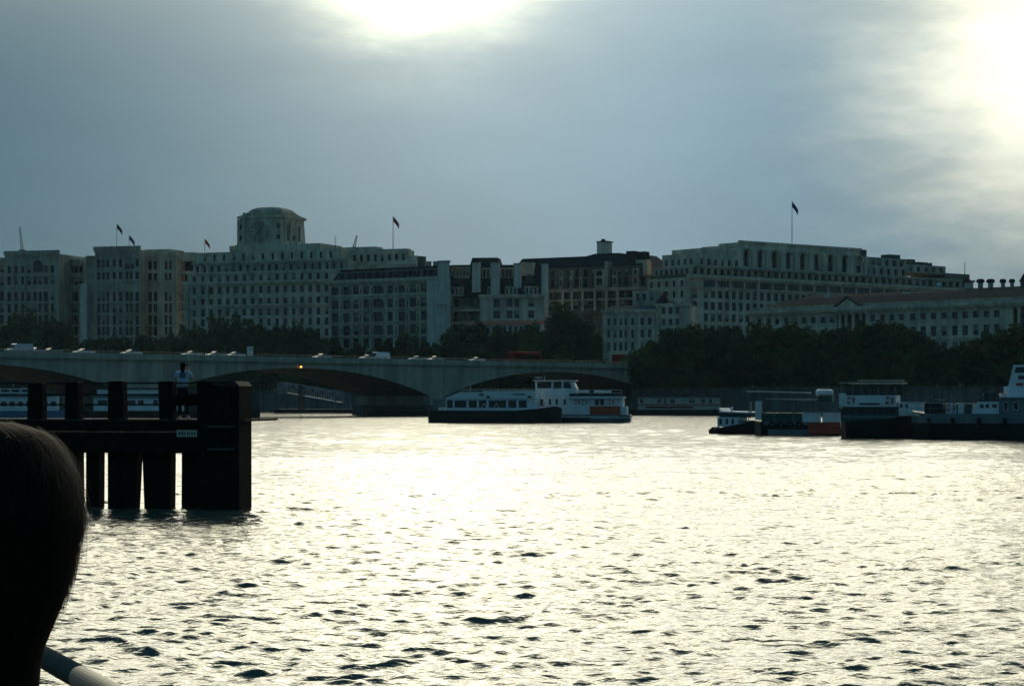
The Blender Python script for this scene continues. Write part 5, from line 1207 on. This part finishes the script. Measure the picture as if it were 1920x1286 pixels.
# ------------------------------------------------------------------ timber jetty
def jetty():
    F = Frame('timber_jetty', 'dark timber jetty on heavy piles with railings, left foreground', 'jetty', -260, 64.5, 471, 62)
    X = F.u; r_ = 400
    zd = F.z(786, r_); zl = F.z(850, r_)
    # waling beams, one above another along the front
    hs = np.linspace(zl, zd - .06, 4)
    for k in range(3):
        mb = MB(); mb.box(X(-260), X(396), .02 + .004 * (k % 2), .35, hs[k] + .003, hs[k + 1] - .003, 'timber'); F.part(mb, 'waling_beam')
    # deck planks
    x = X(-260); k = 0
    while x < X(455):
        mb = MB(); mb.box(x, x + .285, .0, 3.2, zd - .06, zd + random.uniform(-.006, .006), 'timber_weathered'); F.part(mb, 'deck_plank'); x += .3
    def pile(p0, p1, top, bot=-1.6, y=0, dp=.45, p2=None, p3=None, nm='pile', m='timber'):
        a, b_ = X(p0, y), X(p1, y); c, d_ = (a, b_) if p2 is None else (X(p2, y), X(p3, y))
        zt = F.z(top, r_, y) + random.uniform(-.02, .02); mb = MB(); j = lambda: random.uniform(-.03, .03); a += j(); b_ += j(); c += j(); d_ += j()
        mb.v = [(c, y, bot), (d_, y, bot), (d_, y + dp, bot), (c, y + dp, bot), (a, y, zt), (b_, y, zt), (b_, y + dp, zt), (a, y + dp, zt)]
        mb.f = [(0, 3, 2, 1), (4, 5, 6, 7), (0, 1, 5, 4), (1, 2, 6, 5), (2, 3, 7, 6), (3, 0, 4, 7)]; mb.m = [mb.mi(m)] * 6
        o = F.part(mb, nm); bv = o.modifiers.new('bevel', 'BEVEL'); bv.width = .03; bv.segments = 2; return o
    for p0, p1, q0, q1 in ((161, 185, 160, 185), (202, 223, 201, 223), (226, 257, 226, 247), (265, 319, 272, 319), (340, 396, 340, 396), (-60, -20, -60, -20), (20, 70, 20, 70), (90, 130, 90, 130), (132, 147, 130, 147), (-160, -110, -160, -110), (-240, -200, -240, -200)):
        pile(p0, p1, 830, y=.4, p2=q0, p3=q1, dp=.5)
    for p0, p1 in ((164, 180), (278, 300), (345, 380), (10, 40)):
        pile(p0, p1, 830, y=2.6, dp=.4)
    # big end dolphin
    pile(392, 432, 724, y=-.3, dp=1.0); pile(432.5, 448, 724, y=-.3, dp=1.2); pile(396, 446, 722, y=1.0, dp=.8)
    mb = MB(); a, b_, c = X(420, -.3), X(436, -.3), X(448.5, -.3); z0, z1 = F.z(724, r_, -.3) + .003, F.z(714.5, r_, -.3)
    mb.prism([(a, z0), (c, z0), (b_ + .08, z1), (a, z1)], -.3, .9, 'timber_weathered'); F.part(mb, 'sloping_cap')
    mb = MB(); mb.box(X(370, -.2), X(396, -.2), -.22, .3, -1.5, F.z(716, r_), 'timber'); F.part(mb, 'pile')
    for py in (800, 842):
        mb = MB(); mb.tube((X(396), -.34, F.z(py, r_)), (X(447), -.34, F.z(py, r_)), .04, n=8, m='steel_dark'); F.part(mb, 'iron_strap')
    # rail posts and rails
    for p0, p1, tp in ((50, 79, 716), (122, 147, 715), (201, 231, 714), (297, 322, 714), (-40, -14, 716), (-130, -104, 716)):
        pile(p0, p1, tp, bot=zd, y=.05, dp=.4, nm='rail_post')
    pile(322, 396, 739, bot=F.z(760, r_, .6), y=.42, dp=.06, nm='rail_board')
    for py in (716, 738, 757):
        mb = MB(); mb.box(X(-260), X(395), .46, .53, F.z(py + 3.4, r_), F.z(py, r_), 'timber_weathered'); F.part(mb, 'rail')
    mb = MB(); mb.box(X(375), X(432), -.2, .6, F.z(722, r_), F.z(715.3, r_), 'timber_weathered'); F.part(mb, 'end_beam')
    mb = MB(); mb.box(X(332), X(371), -.03, .01, F.z(819, r_), F.z(806, r_), 'cream_paint'); sg = F.part(mb, 'sign_board'); sg['label'] = 'small weathered cream notice board on the beam'
    for k, (a, b_, t0, t1) in enumerate(((336, 339, 808.5, 816), (341, 344, 808.5, 816), (345.5, 348, 810, 816), (351, 353.5, 810, 815.5), (355, 357, 809, 815.5), (359, 362, 811, 815.5), (364, 367, 811, 815.5))):
        mb = MB(); mb.box(X(a), X(b_), -.036, -.031, F.z(t1, r_), F.z(t0, r_), 'granite'); F.part(mb, 'lettering', None, sg)
    return F, zd
JF, JZ = jetty()

# ------------------------------------------------------------------ people
def skin_obj(name, verts, edges, radii, m, parent, root_i=0, sub=2, smooth=True):
    me = bpy.data.meshes.new(name); me.from_pydata([tuple(v) for v in verts], edges, []); me.update()
    o = bpy.data.objects.new(name, me); col.objects.link(o); o.parent = parent
    md = o.modifiers.new('skin', 'SKIN'); md.use_smooth_shade = True; md.branch_smoothing = .3
    for v, r_ in zip(me.skin_vertices[0].data, radii):
        v.radius = (r_, r_) if not isinstance(r_, tuple) else r_
        v.use_root = False
    me.skin_vertices[0].data[root_i].use_root = True
    s_ = o.modifiers.new('sub', 'SUBSURF'); s_.levels = sub; s_.render_levels = sub
    me.materials.append(MATS[m]); return o
def chain(spec):
    """spec: list of chains; each a list of (key, pos, radius) - a known key reuses its vertex"""
    V, E, Rr, ix = [], [], [], {}
    for ch in spec:
        prev = None
        for key, pos, r_ in ch:
            if key in ix: i = ix[key]
            else: i = len(V); V.append(pos); Rr.append(r_); ix[key] = i
            if prev is not None: E.append((prev, i))
            prev = i
    return V, E, Rr
def hand(side, wrist, dirv, palm_n, key, curl=.5):
    """palm and five fingers growing from a wrist point; dirv along the hand, palm_n out of the palm"""
    d = Vector(dirv).normalized(); n_ = Vector(palm_n); n_ = (n_ - d * n_.dot(d)).normalized(); s_ = d.cross(n_) * side
    w = Vector(wrist); ch = [[(key + 'w', w, .026), (key + 'p', w + d * .05, (.036, .018))]]
    for k, (off, ln) in enumerate(((-.030, .068), (-.010, .078), (.010, .074), (.029, .058))):
        b_ = w + d * .092 + s_ * off
        m1 = b_ + (d * (1 - curl * .35) + n_ * curl * .6) * ln * .5; e = m1 + (d * (1 - curl * 1.2) + n_ * curl * 1.1) * ln * .5
        ch.append([(key + 'p', w + d * .05, .02), (key + f'f{k}', b_, .010), (key + f'm{k}', m1, .009), (key + f'e{k}', e, .0075)])
    t0 = w + d * .03 - s_ * .035 + n_ * .01
    ch.append([(key + 'p', w + d * .05, .02), (key + 't0', t0, .011), (key + 't1', t0 + d * .032 - s_ * .018 + n_ * .018, .010), (key + 't2', t0 + d * .058 - s_ * .012 + n_ * .036, .0085)])
    return ch
def person_body(root, pose, m='skin'):
    J = {k: Vector(v) for k, v in pose.items()}
    spec = [[('pelvis', J['pelvis'], (.15, .105)), ('waist', J['waist'], (.125, .09)), ('chest', J['chest'], (.155, .105)), ('neckb', J['neckb'], .062), ('neck', J['neck'], .052), ('jaw', J['jaw'], (.062, .075)), ('skull', J['skull'], (.078, .095)), ('crown', J['crown'], (.055, .065))]]
    f_ = J['face']     # unit vector the face looks along
    spec.append([('jaw', J['jaw'], .06), ('nose', J['jaw'].lerp(J['skull'], .45) + f_ * .105, .012)])
    for s_, sd in ((-1, 'l'), (1, 'r')):
        spec.append([('chest', J['chest'], .15), ('sh' + sd, J['sh' + sd], .062), ('el' + sd, J['el' + sd], .042), ('wr' + sd, J['wr' + sd], .029)])
        hc = hand(s_, J['wr' + sd] + (J['wr' + sd] - J['el' + sd]).normalized() * .02, J['hd' + sd], J['hn' + sd], 'h' + sd)
        spec.append([('wr' + sd, J['wr' + sd], .029), hc[0][0]]); spec += hc
        spec.append([('pelvis', J['pelvis'], .15), ('hip' + sd, J['hip' + sd], .092), ('kn' + sd, J['kn' + sd], .058), ('an' + sd, J['an' + sd], .040), ('to' + sd, J['to' + sd], (.042, .028))])
    V, E, Rr = chain(spec)
    return skin_obj('body', V, E, Rr, m, root, 0, 2)
def head_details(root, J, hairm):
    f_ = J['face']; s_ = f_.cross(Vector((0, 0, 1))).normalized(); mid = J['jaw'].lerp(J['skull'], .55)
    for k in (-1, 1):
        mb = MB(); c = mid + f_ * .085 + s_ * .032 * k + Vector((0, 0, .012)); mb.tube(c, c + f_ * .012, .013, .006, n=10, m='white_paint'); mb.tube(c + f_ * .009, c + f_ * .0135, .006, n=8, m='black_paint'); mb.build('eye', None, root)
        mb = MB(); c = mid + s_ * .082 * k - Vector((0, 0, .01)); n = 10
        mb.tube(c - s_ * .004 * k, c + s_ * .014 * k, .026, .018, n=n, m='skin'); mb.build('ear', None, root)
    mb = MB(); c = J['jaw'] + f_ * .080 - Vector((0, 0, .012)); mb.tube(c - s_ * .022, c + s_ * .022, .007, n=8, m='red_paint'); mb.build('mouth', None, root)

def pier_person():
    w = JF.u(343, 1.2); p = JF.A + JF.ux * w + JF.bk * 1.2
    root = empty('person', (p.x, p.y, JZ), R(-4), 'person in light blue t-shirt standing on the jetty with back turned, hand raised to face', 'person')
    f_ = Vector((.15, .97, -.12)).normalized()
    J = dict(pelvis=(0, 0, .92), waist=(0, .02, 1.08), chest=(.01, .04, 1.30), neckb=(.0, .05, 1.46), neck=(-.01, .06, 1.51), jaw=(-.012, .085, 1.575), skull=(-.015, .085, 1.655), crown=(-.015, .08, 1.70), face=f_,
             shl=(-.175, .03, 1.40), ell=(-.27, .12, 1.16), wrl=(-.13, .31, 1.27), hdl=(.8, .5, .1), hnl=(0, 0, -1),
             shr=(.185, .03, 1.40), elr=(.27, .15, 1.19), wrr=(.12, .26, 1.46), hdr=(-.45, -.1, .85), hnr=(-.5, -.8, 0),
             hipl=(-.09, 0, .88), knl=(-.10, .03, .49), anl=(-.10, 0, .09), tol=(-.12, .15, .035), hipr=(.09, 0, .88), knr=(.11, .05, .49), anr=(.12, 0, .09), tor=(.15, .15, .035))
    person_body(root, J)
    J = {k: Vector(v) for k, v in J.items()}
    head_details(root, J, 'hair_brown')
    V, E, Rr = chain([[('p', J['pelvis'] + Vector((0, 0, .03)), (.172, .13)), ('w', J['waist'], (.15, .115)), ('c', J['chest'], (.178, .13)), ('n', J['neckb'] - Vector((0, 0, .03)), .082)]] +
                     [[('c', J['chest'], .17), ('s' + k, J['sh' + k], .082), ('e' + k, J['sh' + k].lerp(J['el' + k], .72), .068)] for k in 'lr'])
    sh = skin_obj('t_shirt', V, E, Rr, 'shirt', root)
    mb = MB(); mb.box(-.09, .10, -.103, -.085, 1.24, 1.39, 'shirt_print'); pr = mb.build('shirt_print', None, root)
    V, E, Rr = chain([[('p', J['pelvis'], (.165, .12))]] + [[('p', J['pelvis'], .16), ('h' + k, J['hip' + k], .105), ('k' + k, J['kn' + k], .075), ('a' + k, J['an' + k] + Vector((0, 0, .01)), .062)] for k in 'lr'])
    skin_obj('trousers', V, E, Rr, 'trousers', root)
    for k in 'lr':
        V, E, Rr = chain([[('a', J['an' + k] - Vector((0, .03, .03)), .05), ('b', J['to' + k] + Vector((0, 0, .01)), (.052, .04))]]); skin_obj('shoe', V, E, Rr, 'white_paint', root, 0, 1)
    V, E, Rr = chain([[('t', J['crown'] + Vector((0, -.01, .005)), (.085, .09)), ('b', J['skull'] - Vector((0, .03, .0)), (.103, .10)), ('n', J['jaw'] - Vector((0, .06, .0)), (.085, .06)), ('e', J['neckb'] - Vector((0, .09, .04)), (.06, .04)), ('f', J['neckb'] - Vector((0, .11, .13)), (.03, .025))]])
    skin_obj('hair', V, E, Rr, 'hair_brown', root)
    # camera phone in the raised hand
    mb = MB(); c = J['skull'] + f_ * .2; mb.box(c.x - .02, c.x + .09, c.y - .03, c.y + .0, c.z - .06, c.z + .04, 'black_paint')
    o = mb.build('camera', None, None); o.location = (p.x, p.y, JZ); o.rotation_euler = (0, 0, R(-4)); o.name = 'compact_camera'; tag(o, 'small black compact camera held up by the person on the jetty', 'camera')
pier_person()

# ------------------------------------------------------------------ our own boat: deck edge, rail and the passenger in front
def own_boat():
    A, B = Vector((-.95, 4.34)), Vector((-.69, 3.75)); d = (B - A).normalized(); zr = CAMZ - .535; zdk = CAMZ - 1.64
    root = empty('tour_boat', (A.x, A.y, zdk), math.atan2(d.y, d.x), 'boat deck edge with brushed metal handrail, lower left corner', 'boat')
    # local x runs along the rail towards and past the camera; +y of local frame is outboard
    nx = Vector((-d.y, d.x)); out = 1 if nx.dot(Vector((1, .6))) > 0 else -1
    x0, x1 = -1.6, 7.5; h = zr - zdk; r_ = .023
    def seg(a, b_, nm): mb = MB(); mb.tube((a, 0, h), (b_, 0, h), r_, n=24, m='steel'); o = mb.build(nm, None, root); o.data.polygons.foreach_set('use_smooth', [len(p_.vertices) == 4 for p_ in o.data.polygons]); return o
    js = .28
    seg(x0, js - .001, 'handrail'); seg(js + .001, x1, 'handrail')
    mb = MB(); mb.tube((js - .004, 0, h), (js + .004, 0, h), r_ * .93, n=24, m='steel_dark'); mb.build('rail_joint', None, root)
    for x in np.arange(x0 + .5, x1, 1.45):
        mb = MB(); mb.tube((x, 0, 0), (x, 0, h - r_ * .8), .02, n=12, m='steel'); mb.build('rail_stanchion', None, root)
    for hh in (.35, .7):
        mb = MB(); mb.tube((x0, 0, hh), (x1, 0, hh), .012, n=10, m='steel'); mb.build('lower_rail', None, root)
    mb = MB(); mb.box(x0 - .1, x1 + .1, out * .12, -out * 4.2, -.12, 0, 'grey_paint'); mb.build('deck', None, root)
    mb = MB(); yy = sorted((out * .1, -out * 4.1)); mb.taper(x0 + .2, x1 - .2, yy[0], yy[1], -2.2, -.12, -.3, -.3, 0, 0, 'white_paint'); mb.build('hull', None, root)
    return zdk
DK = own_boat()

def near_person():
    X0, Y0 = -.591, 2.36
    root = empty('person', (X0, Y0, DK), 0, 'dark-haired person close to the camera seen from behind, lower left', 'person')
    f_ = Vector((-.25, .96, -.05)).normalized()
    H = CAMZ - DK - .022     # crown height above the deck
    z = H - 1.62
    J = dict(pelvis=(0, 0, .90 + z), waist=(0, .02, 1.04 + z), chest=(0, .02, 1.14 + z), neckb=(.0, .01, 1.29 + z), neck=(0, .015, 1.36 + z), jaw=(-.008, .03, 1.46 + z), skull=(-.005, .02, 1.53 + z), crown=(0, .015, 1.57 + z), face=f_,
             shl=(-.185, .02, 1.225 + z), ell=(-.27, .10, .98 + z), wrl=(-.20, .33, 1.03 + z), hdl=(.3, .9, 0), hnl=(0, 0, -1),
             shr=(.165, .04, 1.225 + z), elr=(.17, .12, .98 + z), wrr=(.12, .34, 1.02 + z), hdr=(-.2, .9, 0), hnr=(0, 0, -1),
             hipl=(-.09, 0, .86 + z), knl=(-.10, .03, .48), anl=(-.10, 0, .09), tol=(-.12, .15, .035), hipr=(.09, 0, .86 + z), knr=(.10, .03, .48), anr=(.10, 0, .09), tor=(.12, .15, .035))
    person_body(root, J)
    J = {k: Vector(v) for k, v in J.items()}
    head_details(root, J, 'hair')
    V, E, Rr = chain([[('p', J['pelvis'], (.17, .13)), ('w', J['waist'], (.155, .12)), ('c', J['chest'], (.165, .13)), ('n', J['neckb'] + Vector((0, 0, .02)), .066)]] +
                     [[('c', J['chest'], .16), ('s' + k, J['sh' + k], .068), ('e' + k, J['el' + k], .058), ('w' + k, J['wr' + k].lerp(J['el' + k], .1), .045)] for k in 'lr'])
    skin_obj('jacket', V, E, Rr, 'jacket', root)
    V, E, Rr = chain([[('p', J['pelvis'], (.165, .12))]] + [[('p', J['pelvis'], .16), ('h' + k, J['hip' + k], .105), ('k' + k, J['kn' + k], .075), ('a' + k, J['an' + k] + Vector((0, 0, .01)), .062)] for k in 'lr'])
    skin_obj('trousers', V, E, Rr, 'trousers', root)
    for k in 'lr':
        V, E, Rr = chain([[('a', J['an' + k] - Vector((0, .03, .03)), .05), ('b', J['to' + k] + Vector((0, 0, .01)), (.052, .04))]]); skin_obj('shoe', V, E, Rr, 'black_paint', root, 0, 1)
    # hair: a shaped cap (outline half width against height below the crown) covered with strands
    prof = [(0, .0), (.002, .030), (.007, .052), (.014, .070), (.022, .079), (.034, .088), (.048, .0955), (.061, .101), (.075, .105), (.09, .108), (.108, .1095), (.121, .109), (.135, .106), (.148, .102), (.174, .097), (.19, .092), (.207, .086), (.23, .077), (.252, .068), (.275, .063), (.30, .061)]
    cx, cy = 0.0, -.005
    def surf(t_, a):
        dz = t_; hw = np.interp(dz, [p_[0] for p_ in prof], [p_[1] for p_ in prof])
        dp = hw * (1.12 if math.sin(a) < 0 else 1.02)
        return Vector((cx + hw * math.cos(a), cy + dp * math.sin(a), H - dz))
    mb = MB(); n = 40
    zs = [p_[0] for p_ in prof]
    rings = [[surf(t_, 2 * math.pi * k / n) for k in range(n)] for t_ in zs]
    mb.v = [tuple(v) for r_ in rings for v in r_]
    for i in range(len(rings) - 1):
        for k in range(n):
            a = 2 * math.pi * (k + .5) / n
            if zs[i] > .07 and R(52) < a < R(148): continue     # the face stays open
            mb.f.append((i * n + k, i * n + (k + 1) % n, (i + 1) * n + (k + 1) % n, (i + 1) * n + k)); mb.m.append(mb.mi('hair'))
    hc = mb.build('hair', None, root, True)
    mb = MB(); rng = random.Random(4)
    for s_ in range(3600):
        a = rng.uniform(R(150), R(410)) if rng.random() < .8 else rng.uniform(0, 6.283)
        t0 = rng.uniform(.0, .17); ln = rng.uniform(.04, .1); tw = rng.uniform(-.25, .25); lift = rng.uniform(.0005, .0035) * (1 if rng.random() < .85 else 2.2)
        if t0 + ln > .07 and R(50) < (a % 6.283) < R(150): continue
        pts = []
        for k in range(5):
            f = k / 4; t_ = min(.30, t0 + ln * f); q = surf(t_, a + tw * f * f)
            o_ = Vector((q.x - cx, q.y - cy, .03)).normalized(); pts.append(q + o_ * (lift * (1 + 1.2 * f)))
        w_ = .00045; s2 = Vector((-math.sin(a), math.cos(a), 0)) * w_
        for k in range(4):
            e = (1 - .9 * (k + 1) / 4) if k == 3 else 1
            mb.poly([pts[k] - s2, pts[k] + s2, pts[k + 1] + s2 * e, pts[k + 1] - s2 * e], 'hair_brown')
    mb.keep = True; mb.build('hair_strands', None, root)
near_person()

# ------------------------------------------------------------------ thin river haze
hz = bpy.data.materials.new('haze'); hz.use_nodes = True
_t = hz.node_tree; _t.nodes.remove(_t.nodes['Principled BSDF'])
pv = _t.nodes.new('ShaderNodeVolumePrincipled'); pv.inputs['Color'].default_value = (.78, .9, .95, 1); pv.inputs['Density'].default_value = .00005
_t.links.new(pv.outputs[0], _t.nodes['Material Output'].inputs['Volume'])
MATS['haze'] = hz
mb = MB(); mb.box(-1600, 1900, -3200, 3200, -3, 110, 'haze'); tag(mb.build('haze'), 'thin even river haze', kind='stuff')
